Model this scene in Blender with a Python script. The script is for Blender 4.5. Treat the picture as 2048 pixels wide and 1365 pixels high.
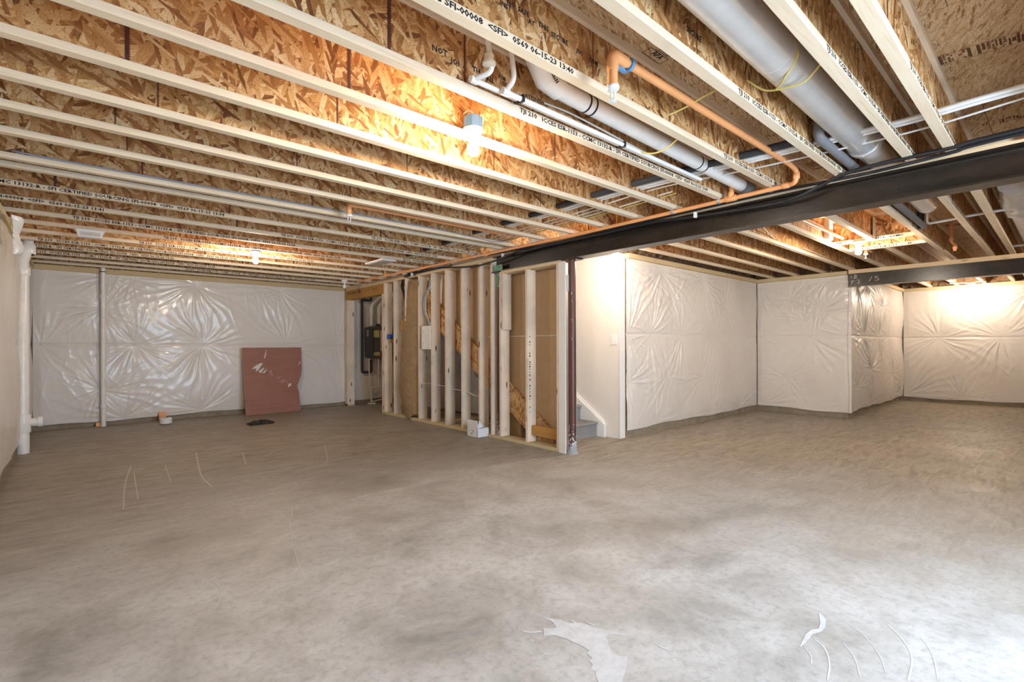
import bpy, bmesh, math, random
import numpy as np
from mathutils import Vector, Matrix
random.seed(7)
PI = math.pi
sc = bpy.context.scene
COL = sc.collection
for o in list(bpy.data.objects): bpy.data.objects.remove(o)

# ------------------------------------------------------------------ camera
FPX, CX, HY, ROLL, CAMH = 978.9, 1024.0, 691.9, -0.00304, 1.18
TH = math.radians(48.583)
cam_d = bpy.data.cameras.new('camera'); cam = bpy.data.objects.new('camera', cam_d); COL.objects.link(cam)
Fv = Vector((math.cos(TH), math.sin(TH), 0)); Rv = Vector((math.sin(TH), -math.cos(TH), 0)); Uv = Vector((0, 0, 1))
rx = Rv * math.cos(ROLL) + Uv * math.sin(ROLL); ux = Uv * math.cos(ROLL) - Rv * math.sin(ROLL)
M = Matrix((rx, ux, -Fv)).transposed().to_4x4(); M.translation = Vector((0, 0, CAMH))
cam.matrix_world = M
cam_d.sensor_fit = 'HORIZONTAL'; cam_d.sensor_width = 36.0; cam_d.lens = 36.0 * FPX / 2048
cam_d.shift_y = (HY - 682.5) / 2048; cam_d.clip_start = 0.02
sc.camera = cam

# ------------------------------------------------------------------ light, exposure
w = bpy.data.worlds.new('world'); sc.world = w; w.use_nodes = True
w.node_tree.nodes['Background'].inputs[0].default_value = (0.62, 0.78, 1.0, 1)
w.node_tree.nodes['Background'].inputs[1].default_value = 1.5
sc.view_settings.view_transform = 'Standard'; sc.view_settings.look = 'None'
sc.view_settings.gamma = 1; sc.view_settings.use_curve_mapping = False
sc.view_settings.exposure = 1.52
BULB = 330.0                       # emission strength of a lit bulb
DAY = 72.0                         # watts of daylight coming through the glass door
ad = bpy.data.lights.new('door_daylight', 'AREA'); ad.shape = 'RECTANGLE'; ad.size = 1.75; ad.size_y = 1.95
ad.energy = DAY; ad.color = (0.60, 0.79, 1.0)
ao = bpy.data.objects.new('door_daylight', ad); COL.objects.link(ao)
ao.location = (2.25, -1.74, 1.05); ao.rotation_euler = (math.radians(58), 0, 0)   # sky light slants in and down

# ------------------------------------------------------------------ dimensions
JB = 2.349            # underside of the joists
JD = 0.302            # joist depth
SF = JB + JD          # underside of subfloor
XL, YB, XF, YF = -0.53, 9.60, 13.06, -1.80

# ------------------------------------------------------------------ node helpers
class NT:
    def __init__(s, name):
        s.m = bpy.data.materials.new(name); s.m.use_nodes = True; s.t = s.m.node_tree
        s.n = s.t.nodes; s.b = s.n['Principled BSDF']
    def add(s, typ, **kw):
        nd = s.n.new(typ)
        for k, v in kw.items():
            if k.startswith('i_'):
                key = k[2:]; key = int(key) if key.isdigit() else key.replace('_', ' ')
                sock = nd.inputs[key]
                if isinstance(v, bpy.types.NodeSocket): s.t.links.new(v, sock)
                else: sock.default_value = v
            else: setattr(nd, k, v)
        return nd
    def link(s, a, b): s.t.links.new(a, b)
    def coord(s, scale=(1, 1, 1), rot=(0, 0, 0), rand=True, world=False):
        if world: src = s.add('ShaderNodeNewGeometry').outputs['Position']
        else: src = s.add('ShaderNodeTexCoord').outputs['Object']
        if rand:
            r = s.add('ShaderNodeObjectInfo').outputs['Random']
            c = s.add('ShaderNodeVectorMath', operation='SCALE', i_0=(13.1, 7.7, 5.3)); s.link(r, c.inputs['Scale'])
            src = s.add('ShaderNodeVectorMath', operation='ADD', i_0=src, i_1=c.outputs[0]).outputs[0]
        mp = s.add('ShaderNodeMapping', i_Vector=src); mp.inputs['Scale'].default_value = scale; mp.inputs['Rotation'].default_value = rot
        return mp.outputs[0]
    def noise(s, v, scale, detail=4, rough=.55, dist=0):
        return s.add('ShaderNodeTexNoise', i_Vector=v, i_Scale=scale, i_Detail=detail, i_Roughness=rough, i_Distortion=dist).outputs[0]
    def ramp(s, f, stops):
        r = s.add('ShaderNodeValToRGB', i_Fac=f); e = r.color_ramp.elements
        while len(e) < len(stops): e.new(.5)
        for el, (p, c) in zip(e, stops):
            el.position = p; el.color = (c[0], c[1], c[2], 1) if isinstance(c, (tuple, list)) else (c, c, c, 1)
        return r.outputs[0]
    def mix(s, f, a, b, mode='MIX'):
        m = s.add('ShaderNodeMix', data_type='RGBA', blend_type=mode)
        for sock, v in ((m.inputs[0], f), (m.inputs[6], a), (m.inputs[7], b)):
            if isinstance(v, bpy.types.NodeSocket): s.link(v, sock)
            else: sock.default_value = v if not isinstance(v, (tuple, list)) else (v[0], v[1], v[2], 1)
        return m.outputs[2]
    def bump(s, h, strength=.3, dist=.01):
        b = s.add('ShaderNodeBump', i_Height=h, i_Strength=strength, i_Distance=dist); s.link(b.outputs[0], s.b.inputs['Normal'])
    def base(s, c):
        if isinstance(c, bpy.types.NodeSocket): s.link(c, s.b.inputs['Base Color'])
        else: s.b.inputs['Base Color'].default_value = (c[0], c[1], c[2], 1)
    def set(s, **k):
        for a, v in k.items():
            s.b.inputs[a.replace('_', ' ')].default_value = v
        return s.m

def plain(name, c, rough=.5, metal=0, var=.06, spec=.5, bump=0, **kw):
    t = NT(name); v = t.coord(); n = t.noise(v, 9, 5)
    d = tuple(x * (1 - var) for x in c); l = tuple(min(1, x * (1 + var)) for x in c)
    t.base(t.ramp(n, [(.3, d), (.7, l)]))
    if bump: t.bump(t.noise(v, 90, 3), bump, .004)
    t.set(Roughness=rough, Metallic=metal)
    t.b.inputs['Specular IOR Level'].default_value = spec
    for k, x in kw.items(): t.b.inputs[k.replace('_', ' ')].default_value = x
    return t.m

def lumber(name, light, mid, knot=(.17, .075, .03), axis='X', knots=True, grey=0.0):
    t = NT(name)
    k = {'X': (1.2, 22, 22), 'Y': (22, 1.2, 22), 'Z': (22, 22, 1.2)}[axis]
    v = t.coord(scale=k)
    g = t.noise(v, 1.6, 6, .6, .8)
    c = t.ramp(g, [(.28, mid), (.45, light), (.6, tuple(a * .93 for a in light)), (.75, mid)])
    v2 = t.coord(); big = t.noise(v2, 2.3, 3)
    c = t.mix(t.ramp(big, [(.42, 0.), (.68, .35 + grey)]), c, (.42, .36, .30) if grey else mid)
    if knots:
        kk = {'X': (3.0, 11, 11), 'Y': (11, 3.0, 11), 'Z': (11, 11, 3.0)}[axis]
        vo = t.add('ShaderNodeTexVoronoi', i_Vector=t.coord(scale=kk), i_Scale=1.0)
        kf = t.ramp(vo.outputs['Distance'], [(.09, 1.), (.18, 0.)])
        hv = t.add('ShaderNodeSeparateColor', i_0=vo.outputs['Color']).outputs[0]
        kf2 = t.add('ShaderNodeMath', operation='MULTIPLY', i_0=kf, i_1=t.ramp(hv, [(.32, 0.), (.38, 1.)])).outputs[0]
        c = t.mix(kf2, c, knot)
    t.base(c); t.bump(g, .12, .003)
    t.b.inputs['Specular IOR Level'].default_value = .25
    return t.set(Roughness=.72)

def osb(name, plane='XZ', tint=(1, 1, 1), stretch=None, cols=None, fine=1.0):
    t = NT(name)
    src = t.add('ShaderNodeTexCoord').outputs['Object']
    r = t.add('ShaderNodeObjectInfo').outputs['Random']
    c0 = t.add('ShaderNodeVectorMath', operation='SCALE', i_0=(33.1, 17.7, 21.3)); t.link(r, c0.inputs['Scale'])
    src = t.add('ShaderNodeVectorMath', operation='ADD', i_0=src, i_1=c0.outputs[0]).outputs[0]
    ax = {'XZ': 1, 'XY': 2, 'YZ': 0}[plane]
    cols = cols or [(0, (.16, .055, .015)), (.14, (.34, .135, .038)), (.40, (.54, .27, .09)), (.70, (.70, .41, .17)), (1, (.82, .58, .31))]
    angs = [22, 70, 105, 150] if not stretch else stretch
    layers = []
    for i, a in enumerate(angs):
        rot = [0, 0, 0]; rot[ax] = math.radians(a)
        mp = t.add('ShaderNodeMapping', i_Vector=src); mp.inputs['Rotation'].default_value = rot
        mp.inputs['Location'].default_value = (i * 3.3, i * 1.7, i * 2.9)
        scl = {'XZ': (9, 1, 48), 'XY': (9, 60, 1), 'YZ': (1, 9, 48)}[plane]; scl = tuple(a * fine if a > 1 else a for a in scl)
        mp2 = t.add('ShaderNodeMapping', i_Vector=mp.outputs[0]); mp2.inputs['Scale'].default_value = scl
        dist = t.add('ShaderNodeTexNoise', i_Vector=mp2.outputs[0], i_Scale=.9, i_Detail=2)
        dv = t.add('ShaderNodeVectorMath', operation='MULTIPLY_ADD', i_0=dist.outputs['Color'], i_1=(.5, .5, .5), i_2=mp2.outputs[0])
        vo = t.add('ShaderNodeTexVoronoi', i_Vector=dv.outputs[0], i_Scale=1.0)
        sp = t.add('ShaderNodeSeparateColor', i_0=vo.outputs['Color'])
        st = t.noise(mp2.outputs[0], 3.0, 3)
        f = t.add('ShaderNodeMath', operation='MULTIPLY_ADD', i_0=st, i_1=.34, i_2=sp.outputs[0])
        f = t.add('ShaderNodeMath', operation='SUBTRACT', i_0=f.outputs[0], i_1=.17)
        layers.append((f.outputs[0], sp.outputs[1]))
    cur = layers[0][0]
    for q_, (f, sel) in enumerate(layers[1:]):
        th = (.5, .66, .75)[q_]
        m = t.add('ShaderNodeMix', data_type='FLOAT'); t.link(t.ramp(sel, [(th - .01, 0.), (th + .01, 1.)]), m.inputs[0])
        t.link(cur, m.inputs[2]); t.link(f, m.inputs[3]); cur = m.outputs[0]
    col = t.ramp(cur, cols)
    big = t.noise(src, 1.3, 3)
    if plane != 'XY': col = t.mix(t.ramp(big, [(.35, 0.), (.7, .34)]), col, (.38, .17, .065))
    fn = t.noise(src, 140, 2)
    col = t.mix(t.ramp(fn, [(.33, .55), (.45, 0.)]), col, (.16, .06, .02))
    if tint != (1, 1, 1): col = t.mix(1.0, col, tint, 'MULTIPLY')
    t.base(col); t.bump(cur, .35, .004)
    t.b.inputs['Specular IOR Level'].default_value = .3
    return t.set(Roughness=.62)

M_ = {}
M_['osb'] = osb('osb_web')
M_['osb_board'] = osb('osb_stringer', 'YZ', cols=[(0, (.30, .13, .04)), (.4, (.58, .33, .13)), (1, (.78, .55, .30))])
M_['subfloor'] = osb('osb_subfloor', 'XY', stretch=[-14, -22, -8, -30], cols=[(0, (.30, .15, .06)), (.12, (.52, .32, .15)), (.5, (.66, .45, .25)), (1, (.76, .58, .37))], fine=1.9)
M_['flange'] = lumber('joist_flange', (.86, .71, .52), (.74, .56, .37), axis='X', knots=False)
M_['flange_y'] = lumber('header_flange', (.86, .71, .52), (.74, .56, .37), axis='Y', knots=False)
M_['stud'] = lumber('spruce_stud', (.88, .73, .57), (.80, .61, .44), axis='Z', grey=.03)
M_['studx'] = lumber('spruce_board_x', (.74, .56, .35), (.60, .42, .22), axis='X')
M_['study'] = lumber('spruce_board_y', (.76, .60, .39), (.64, .45, .25), axis='Y')
M_['treated'] = lumber('treated_plate', (.66, .54, .33), (.54, .42, .23), axis='Y', knots=False)
M_['treatedx'] = lumber('treated_plate_x', (.66, .50, .29), (.54, .39, .20), axis='X', knots=False)
M_['lvl'] = lumber('laminated_header', (.56, .30, .085), (.40, .19, .05), axis='Y', knots=False)
M_['white'] = plain('white_plastic', (.86, .86, .84), .35)
M_['pvc'] = plain('white_pvc', (.90, .86, .80), .32)
M_['pvc2'] = plain('clean_white_pvc', (.86, .83, .79), .3)
M_['cream'] = plain('cream_pipe', (.77, .70, .54), .35)
M_['orange'] = plain('orange_sprinkler_pipe', (.88, .40, .16), .36, var=.08)
M_['black'] = plain('black_rubber', (.018, .018, .02), .42)
M_['foam'] = plain('black_foam', (.045, .047, .052), .8, bump=.5)
M_['greyfoam'] = plain('grey_foam', (.20, .19, .19), .7, bump=.4)
M_['galv'] = plain('galvanized_steel', (.84, .83, .81), .34, metal=.6, var=.06)
M_['zinc'] = plain('zinc_strap', (.62, .66, .72), .35, metal=.8)
M_['bluebox'] = plain('blue_box', (.13, .30, .52), .45)
M_['bluecap'] = plain('blue_plastic', (.01, .11, .42), .4)
M_['yellow'] = plain('yellow_cable', (.72, .56, .16), .45)
M_['cablew'] = plain('white_cable', (.80, .76, .70), .45)
M_['cableb'] = plain('blue_cable', (.08, .22, .50), .45)
M_['cableg'] = plain('grey_cable', (.34, .36, .42), .45)
M_['ink'] = plain('black_ink', (.035, .028, .030), .8, spec=.1)
M_['inkb'] = plain('brown_ink', (.15, .075, .045), .8, spec=.1)
M_['chalk'] = plain('white_chalk', (.75, .72, .66), .9)
M_['glue'] = plain('dark_glue', (.10, .030, .018), .55, var=.4)
M_['drywall'] = plain('painted_drywall', (.84, .79, .73), .65, var=.015)
M_['trim'] = plain('white_trim', (.88, .85, .81), .4, var=.02)
M_['kraftwall'] = plain('brown_gypsum_paper', (.50, .345, .20), .8, var=.05)
M_['card'] = plain('brown_cardboard', (.46, .30, .15), .8)
M_['boxw'] = plain('white_carton', (.80, .79, .79), .6, var=.03)
M_['pink'] = plain('pink_board_core', (.72, .55, .46), .7)
M_['dark'] = plain('dark_plastic', (.03, .025, .022), .5)
M_['heater'] = plain('grey_heater_casing', (.15, .135, .12), .38, metal=.3)
M_['heaterd'] = plain('dark_heater_side', (.055, .05, .05), .4)
M_['sticky'] = plain('yellow_sticker', (.62, .62, .24), .5)
M_['stickw'] = plain('beige_sticker', (.62, .58, .50), .5)
M_['red'] = plain('red_panel', (.42, .02, .03), .4)
M_['scuff'] = plain('pale_scuff', (.56, .53, .50), .6)
M_['groove'] = plain('dark_joint_gap', (.10, .085, .07), .9)  # dark tone of the slab joints and the line round the post
M_['copper'] = plain('copper_pipe', (.60, .30, .20), .35, metal=.8)

def m_steel(name, c1, c2, rough):
    t = NT(name); v = t.coord(scale=(30, 1.5, 8)); n = t.noise(v, 1.5, 5, .6)
    v2 = t.coord(); n2 = t.noise(v2, 2.0, 4)
    c = t.ramp(n, [(.35, c1), (.7, c2)])
    c = t.mix(t.ramp(n2, [(.5, 0.), (.75, .5)]), c, tuple(x * 2.0 for x in c2))
    t.base(c); t.bump(t.noise(v2, 120, 3), .15, .002)
    return t.set(Roughness=rough)
M_['beam'] = m_steel('black_primed_steel', (.008, .006, .005), (.030, .020, .014), .27)
M_['beam'].node_tree.nodes['Principled BSDF'].inputs['Specular IOR Level'].default_value = .5
def m_post():
    t = NT('brown_primed_post'); v = t.coord(rand=False); n = t.noise(v, 6, 4)
    c = t.ramp(n, [(.3, (.085, .028, .018)), (.7, (.125, .045, .028))])
    # white joint-compound splatter low on the post
    geo = t.add('ShaderNodeNewGeometry').outputs['Position']; z = t.add('ShaderNodeSeparateXYZ', i_0=geo).outputs[2]
    sp = t.noise(t.coord(rand=False, scale=(1, 1, .6)), 55, 3, .6)
    hz = t.add('ShaderNodeMapRange', i_Value=z); hz.inputs[1].default_value = .05; hz.inputs[2].default_value = .42; hz.inputs[3].default_value = .44; hz.inputs[4].default_value = .75
    gt = t.add('ShaderNodeMath', operation='GREATER_THAN', i_0=sp, i_1=hz.outputs[0]).outputs[0]
    c = t.mix(gt, c, (.62, .60, .60)); t.base(c)
    return t.set(Roughness=.38)
M_['post'] = m_post()

def m_film():
    t = NT('white_poly_film'); v = t.coord(rand=False)
    n = t.noise(v, 1.1, 3); f = t.noise(v, 26, 4, .65, .6)
    t.base(t.ramp(n, [(.3, (.75, .69, .63)), (.7, (.81, .76, .705))]))
    t.bump(f, .28, .006)
    t.b.inputs['Specular IOR Level'].default_value = .6
    t.b.inputs['Coat Weight'].default_value = .30; t.b.inputs['Coat Roughness'].default_value = .13
    return t.set(Roughness=.42)
M_['film'] = m_film()
def m_film2():
    t = NT('thin_grey_film'); v = t.coord(rand=False); f = t.noise(v, 14, 4, .65, .8)
    t.base(t.ramp(t.noise(v, 3, 3), [(.3, (.45, .42, .40)), (.7, (.62, .58, .55))])); t.bump(f, .6, .02)
    return t.set(Roughness=.3)
M_['film2'] = m_film2()

def m_concrete(name, base, dark, agg=False):
    t = NT(name); v = t.coord(rand=False, world=True)
    n = t.noise(v, 7, 6, .65); sp = t.noise(v, 70, 4, .7)
    c = t.ramp(n, [(.3, dark), (.7, base)])
    c = t.mix(t.ramp(sp, [(.36, .7), (.5, 0.)]), c, tuple(x * .45 for x in dark))
    t.base(c); t.bump(sp, .6, .006)
    return t.set(Roughness=.9)
M_['conc'] = m_concrete('foundation_concrete', (.40, .33, .24), (.26, .205, .14))

def m_floor():
    t = NT('trowelled_concrete_floor'); v = t.coord(rand=False, world=True)
    big = t.noise(v, .42, 3, .5); mid = t.noise(v, 2.1, 7, .68, .4); fine = t.noise(v, 24, 6, .75)
    wm = t.add('ShaderNodeMapping', i_Vector=v); wm.inputs['Scale'].default_value = (1, 5, 1); wm.inputs['Rotation'].default_value = (0, 0, math.radians(28))
    st = t.noise(wm.outputs[0], 3.0, 7, .7, 1.2)
    c = t.ramp(mid, [(.30, (.29, .28, .262)), (.44, (.43, .42, .402)), (.58, (.54, .535, .525)), (.76, (.64, .64, .635))])
    c2 = t.ramp(st, [(.30, (.20, .168, .125)), (.48, (.33, .287, .225)), (.72, (.48, .435, .365))])
    # paler, greyer concrete around one near point; browner and streakier farther out
    d = t.add('ShaderNodeVectorMath', operation='DISTANCE', i_0=v, i_1=(.9, .9, 0)).outputs['Value']
    dd = t.add('ShaderNodeMath', operation='MULTIPLY_ADD', i_0=big, i_1=3.2, i_2=d).outputs[0]
    mr = t.add('ShaderNodeMapRange', i_Value=dd); mr.inputs[1].default_value = 3.4; mr.inputs[2].default_value = 6.2
    c = t.mix(mr.outputs[0], c, c2)
    c = t.mix(t.ramp(fine, [(.34, .5), (.52, 0.)]), c, (.26, .245, .225))
    bl = t.noise(v, .8, 4, .6)
    c = t.mix(t.ramp(bl, [(.54, 0.), (.70, .5)]), c, (.235, .20, .16))
    t.base(c); t.bump(fine, .10, .003)
    rr = t.ramp(mid, [(.3, .42), (.7, .62)]); t.link(rr, t.b.inputs['Roughness'])
    t.b.inputs['Specular IOR Level'].default_value = .45
    return t.m
M_['floor'] = m_floor()
def m_carpet():
    t = NT('grey_stair_carpet'); v = t.coord(rand=False); n = t.noise(v, 160, 3, .8)
    t.base(t.ramp(n, [(.3, (.22, .215, .21)), (.7, (.38, .37, .36))])); t.bump(n, .8, .006); return t.set(Roughness=.95)
M_['carpet'] = m_carpet()
def m_batt():
    t = NT('kraft_paper_batt'); v = t.coord(rand=False); n = t.noise(v, 5, 6, .7, 1.2)
    t.base(t.ramp(n, [(.3, (.27, .175, .085)), (.7, (.42, .29, .155))])); t.bump(n, .7, .03); return t.set(Roughness=.6)
M_['kraft'] = m_batt()
def m_wool():
    t = NT('brown_glass_wool'); v = t.coord(rand=False, scale=(1, 1, 1)); n = t.noise(v, 28, 8, .8, 2.0)
    t.base(t.ramp(n, [(.3, (.12, .06, .025)), (.5, (.38, .23, .12)), (.7, (.60, .44, .27))])); t.bump(n, 1., .03); return t.set(Roughness=.95)
M_['wool'] = m_wool()
def m_pinkb():
    t = NT('dusty_red_board_face'); v = t.coord(rand=False); n = t.noise(v, 90, 3, .7); b = t.noise(v, 3, 4)
    wv = t.add('ShaderNodeMapping', i_Vector=v); wv.inputs['Scale'].default_value = (1, 1, 14)
    st = t.noise(wv.outputs[0], 1.2, 3)
    c = t.ramp(n, [(.3, (.30, .125, .085)), (.7, (.41, .185, .135))])
    c = t.mix(t.ramp(b, [(.4, 0.), (.7, .3)]), c, (.44, .23, .18)); c = t.mix(t.ramp(st, [(.4, .25), (.55, 0.)]), c, (.24, .10, .07))
    t.base(c); return t.set(Roughness=.6)
M_['pinkface'] = m_pinkb()
def m_emit(name, col, st):
    t = NT(name); t.base(col); t.b.inputs['Emission Color'].default_value = (*col, 1); t.b.inputs['Emission Strength'].default_value = st
    return t.m
M_['bulb'] = m_emit('lit_bulb', (1.0, .865, .70), BULB)
M_['led'] = m_emit('red_led', (1.0, .1, .1), 3.0)
M_['bulb_off'] = plain('unlit_frosted_bulb', (.85, .82, .78), .25)
def m_glass():
    t = NT('door_glass'); t.base((.9, .95, 1)); t.b.inputs['Transmission Weight'].default_value = 1.0
    return t.set(Roughness=.02, IOR=1.45)
M_['glass'] = m_glass()
def m_smear():
    t = NT('compound_smear'); v = t.coord(rand=False, world=True, scale=(1, 1, 1)); n = t.noise(v, 22, 5, .7)
    t.base(t.ramp(n, [(.3, (.52, .52, .53)), (.7, (.68, .685, .70))])); return t.set(Roughness=.7)
M_['smear'] = m_smear()
def m_green():
    t = NT('green_spray_paint'); t.base(t.ramp(t.noise(t.coord(), 20, 4), [(.3, (.10, .24, .16)), (.7, (.24, .42, .32))])); return t.set(Roughness=.7)
M_['green'] = m_green()

# ------------------------------------------------------------------ mesh helpers
def tag(o, label=None, cat=None, group=None, kind=None):
    if label: o['label'] = label
    if cat: o['category'] = cat
    if group: o['group'] = group
    if kind: o['kind'] = kind
    return o
def empty(name, loc, label, cat, group=None):
    o = bpy.data.objects.new(name, None); COL.objects.link(o); o.location = loc; o.empty_display_size = .05
    return tag(o, label, cat, group)
class MB:
    def __init__(s): s.v = []; s.f = []
    def box(s, x0, x1, y0, y1, z0, z1):
        n = len(s.v)
        s.v += [(x0, y0, z0), (x1, y0, z0), (x1, y1, z0), (x0, y1, z0), (x0, y0, z1), (x1, y0, z1), (x1, y1, z1), (x0, y1, z1)]
        s.f += [tuple(n + i for i in q) for q in ((0, 3, 2, 1), (4, 5, 6, 7), (0, 1, 5, 4), (1, 2, 6, 5), (2, 3, 7, 6), (3, 0, 4, 7))]
        return s
    def prism(s, poly, axis, a, b):
        n = len(s.v); k = len(poly)
        def mk(p, t):
            return {'X': (t, p[0], p[1]), 'Y': (p[0], t, p[1]), 'Z': (p[0], p[1], t)}[axis]
        s.v += [mk(p, a) for p in poly] + [mk(p, b) for p in poly]
        s.f.append(tuple(n + i for i in range(k))[::-1]); s.f.append(tuple(n + k + i for i in range(k)))
        for i in range(k): s.f.append((n + i, n + (i + 1) % k, n + k + (i + 1) % k, n + k + i))
        return s
    def tube(s, pts, r, seg=12, cap=True, radii=None):
        pts = [Vector(p) for p in pts]; n0 = len(s.v); prev = None; K = len(pts)
        for i, p in enumerate(pts):
            if i == 0: d = pts[1] - p
            elif i == K - 1: d = p - pts[i - 1]
            else: d = (pts[i + 1] - p).normalized() + (p - pts[i - 1]).normalized()
            if d.length < 1e-9: d = Vector((0, 0, 1))
            d.normalize()
            if prev is None:
                a = Vector((0, 0, 1)) if abs(d.z) < .9 else Vector((1, 0, 0)); u = d.cross(a).normalized()
            else:
                u = prev - d * prev.dot(d); u.normalize()
            prev = u; w_ = d.cross(u); rr = radii[i] if radii else r
            for k in range(seg):
                a = 2 * PI * k / seg; s.v.append(tuple(p + (u * math.cos(a) + w_ * math.sin(a)) * rr))
        for i in range(K - 1):
            for k in range(seg):
                a = n0 + i * seg + k; b = n0 + i * seg + (k + 1) % seg
                s.f.append((a, b, b + seg, a + seg))
        if cap:
            s.f.append(tuple(n0 + k for k in range(seg))[::-1]); s.f.append(tuple(n0 + (K - 1) * seg + k for k in range(seg)))
        return s
    def lathe(s, prof, c, axis='Z', seg=20):
        # prof: (r, t) along axis from c
        A = {'Z': Vector((0, 0, 1)), 'X': Vector((1, 0, 0)), 'Y': Vector((0, 1, 0))}[axis]
        pts = [Vector(c) + A * t for r, t in prof]
        n0 = len(s.v); u = {'Z': Vector((1, 0, 0)), 'X': Vector((0, 1, 0)), 'Y': Vector((1, 0, 0))}[axis]; w_ = A.cross(u)
        for p, (r, t) in zip(pts, prof):
            for k in range(seg):
                a = 2 * PI * k / seg; s.v.append(tuple(p + (u * math.cos(a) + w_ * math.sin(a)) * max(r, 1e-4)))
        for i in range(len(prof) - 1):
            for k in range(seg):
                a = n0 + i * seg + k; b = n0 + i * seg + (k + 1) % seg; s.f.append((a, b, b + seg, a + seg))
        s.f.append(tuple(n0 + k for k in range(seg))[::-1]); s.f.append(tuple(n0 + (len(prof) - 1) * seg + k for k in range(seg)))
        return s
    def quad(s, a, b, c, d):
        n = len(s.v); s.v += [a, b, c, d]; s.f.append((n, n + 1, n + 2, n + 3)); return s
    def poly(s, pts):
        n = len(s.v); s.v += pts; s.f.append(tuple(range(n, n + len(pts)))); return s
    def build(s, name, m, parent=None, smooth=False, bevel=0, fix=True):
        off = Vector(parent_world(parent)) if parent else Vector((0, 0, 0))
        me = bpy.data.meshes.new(name)
        me.from_pydata([(x - off.x, y - off.y, z - off.z) for x, y, z in s.v], [], s.f)
        if fix:
            bm = bmesh.new(); bm.from_mesh(me); bmesh.ops.recalc_face_normals(bm, faces=bm.faces)
            if bevel: bmesh.ops.bevel(bm, geom=[e for e in bm.edges], offset=bevel, segments=1, affect='EDGES')
            bm.to_mesh(me); bm.free()
        me.materials.append(m if not isinstance(m, str) else M_[m])
        o = bpy.data.objects.new(name, me); COL.objects.link(o)
        if parent: o.parent = parent
        if name in ('lettering', 'stamp', 'web_splice', 'glue_bead', 'scuff_marks', 'label_print', 'sprinkler_head', 'foil_wrap'): o['kind'] = 'stuff'
        if smooth:
            for p in me.polygons: p.use_smooth = True
            if smooth != 'all':
                try: me.set_sharp_from_angle(angle=math.radians(40))
                except Exception: pass
        return o
def parent_world(p):
    v = Vector((0, 0, 0))
    while p: v += p.location; p = p.parent
    return v
def curve(pts, n=8):
    """Catmull-Rom through pts"""
    P = [Vector(p) for p in pts]; P = [P[0] * 2 - P[1]] + P + [P[-1] * 2 - P[-2]]; out = []
    for i in range(1, len(P) - 2):
        for k in range(n):
            t = k / n; a, b, c, d = P[i - 1:i + 3]
            out.append(.5 * ((2 * b) + (c - a) * t + (2 * a - 5 * b + 4 * c - d) * t * t + (3 * b - a - 3 * c + d) * t ** 3))
    out.append(P[-2]); return out
def elbow(pts, rad=.03, n=5):
    """polyline with rounded corners"""
    P = [Vector(p) for p in pts]; out = [P[0]]
    for i in range(1, len(P) - 1):
        a = (P[i - 1] - P[i]).normalized(); b = (P[i + 1] - P[i]).normalized()
        for k in range(n + 1):
            t = k / n; out.append(P[i] + a * rad * (1 - t) ** 2 + b * rad * t ** 2)
    out.append(P[-1]); return out

def text_mesh(body, length=None, height=.026, bold=False):
    cu = bpy.data.curves.new('t', 'FONT'); cu.body = body; cu.resolution_u = 1; cu.size = 1
    if bold: cu.offset = .03
    ob = bpy.data.objects.new('t', cu); COL.objects.link(ob)
    dg = bpy.context.evaluated_depsgraph_get(); dg.update()
    me = bpy.data.meshes.new_from_object(ob.evaluated_get(dg)); bpy.data.objects.remove(ob)
    xs = [v.co.x for v in me.vertices]; ys = [v.co.y for v in me.vertices]
    x0, x1, y0, y1 = min(xs), max(xs), 0, max(ys)
    sx = (length / (x1 - x0)) if length else height / y1
    sy = height / y1
    return [((v.co.x - x0) * sx, v.co.y * sy) for v in me.vertices], [tuple(p.vertices) for p in me.polygons]
_tc = {}
def lettering(body, origin, udir, vdir, parent, length=None, height=.026, mat='ink', name='lettering', xmin=None, xmax=None, bold=False, label=None):
    key = (body, length, height, bold)
    if key not in _tc: _tc[key] = text_mesh(body, length, height, bold)
    vs, fs = _tc[key]
    O = Vector(origin); U = Vector(udir); V = Vector(vdir)
    P = [O + U * a + V * b for a, b in vs]
    if xmin is not None or xmax is not None:
        fs = [f for f in fs if all((xmin is None or P[i].x > xmin) and (xmax is None or P[i].x < xmax) for i in f)]
    if not fs: return
    mb = MB(); used = sorted({i for f in fs for i in f}); ix = {u: k for k, u in enumerate(used)}
    mb.v = [tuple(P[i]) for i in used]; mb.f = [tuple(ix[i] for i in f) for f in fs]
    o = mb.build(name, mat, parent, fix=False)
    if label: o['label'] = label
    return o

# ------------------------------------------------------------------ floor
floor = MB().box(XL - .3, XF + .3, YF - .3, YB + .3, -.16, -.02).build('floor', M_['groove']); tag(floor, kind='structure')
g = .0035
for a in ((XL - .3, 5.10 - g, YF - .3, 3.655 - g), (XL - .3, 5.10 - g, 3.655 + g, YB + .3), (5.10 + g, XF + .3, YF - .3, YB + .3)):
    MB().box(a[0], a[1], a[2], a[3], -.02, 0).build('slab', 'floor', floor)
# isolation pad line round the steel post
pad = []
for i in range(41):
    a = 2 * PI * i / 40; c_, s_ = math.cos(a), math.sin(a)
    pad.append((4.03 + .30 * math.copysign(abs(c_) ** .45, c_), 3.56 + .30 * math.copysign(abs(s_) ** .45, s_), .0008))
mb = MB()
for i in range(40):
    a, b = Vector(pad[i]), Vector(pad[i + 1]); c0 = Vector((4.03, 3.56, .0008))
    ia = a + (c0 - a).normalized() * .006; ib = b + (c0 - b).normalized() * .006
    if a.y > 3.66 and a.x < 4.2: continue
    mb.quad(tuple(a), tuple(b), tuple(ib), tuple(ia))
mb.build('isolation_joint', M_['groove'], floor)

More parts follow.
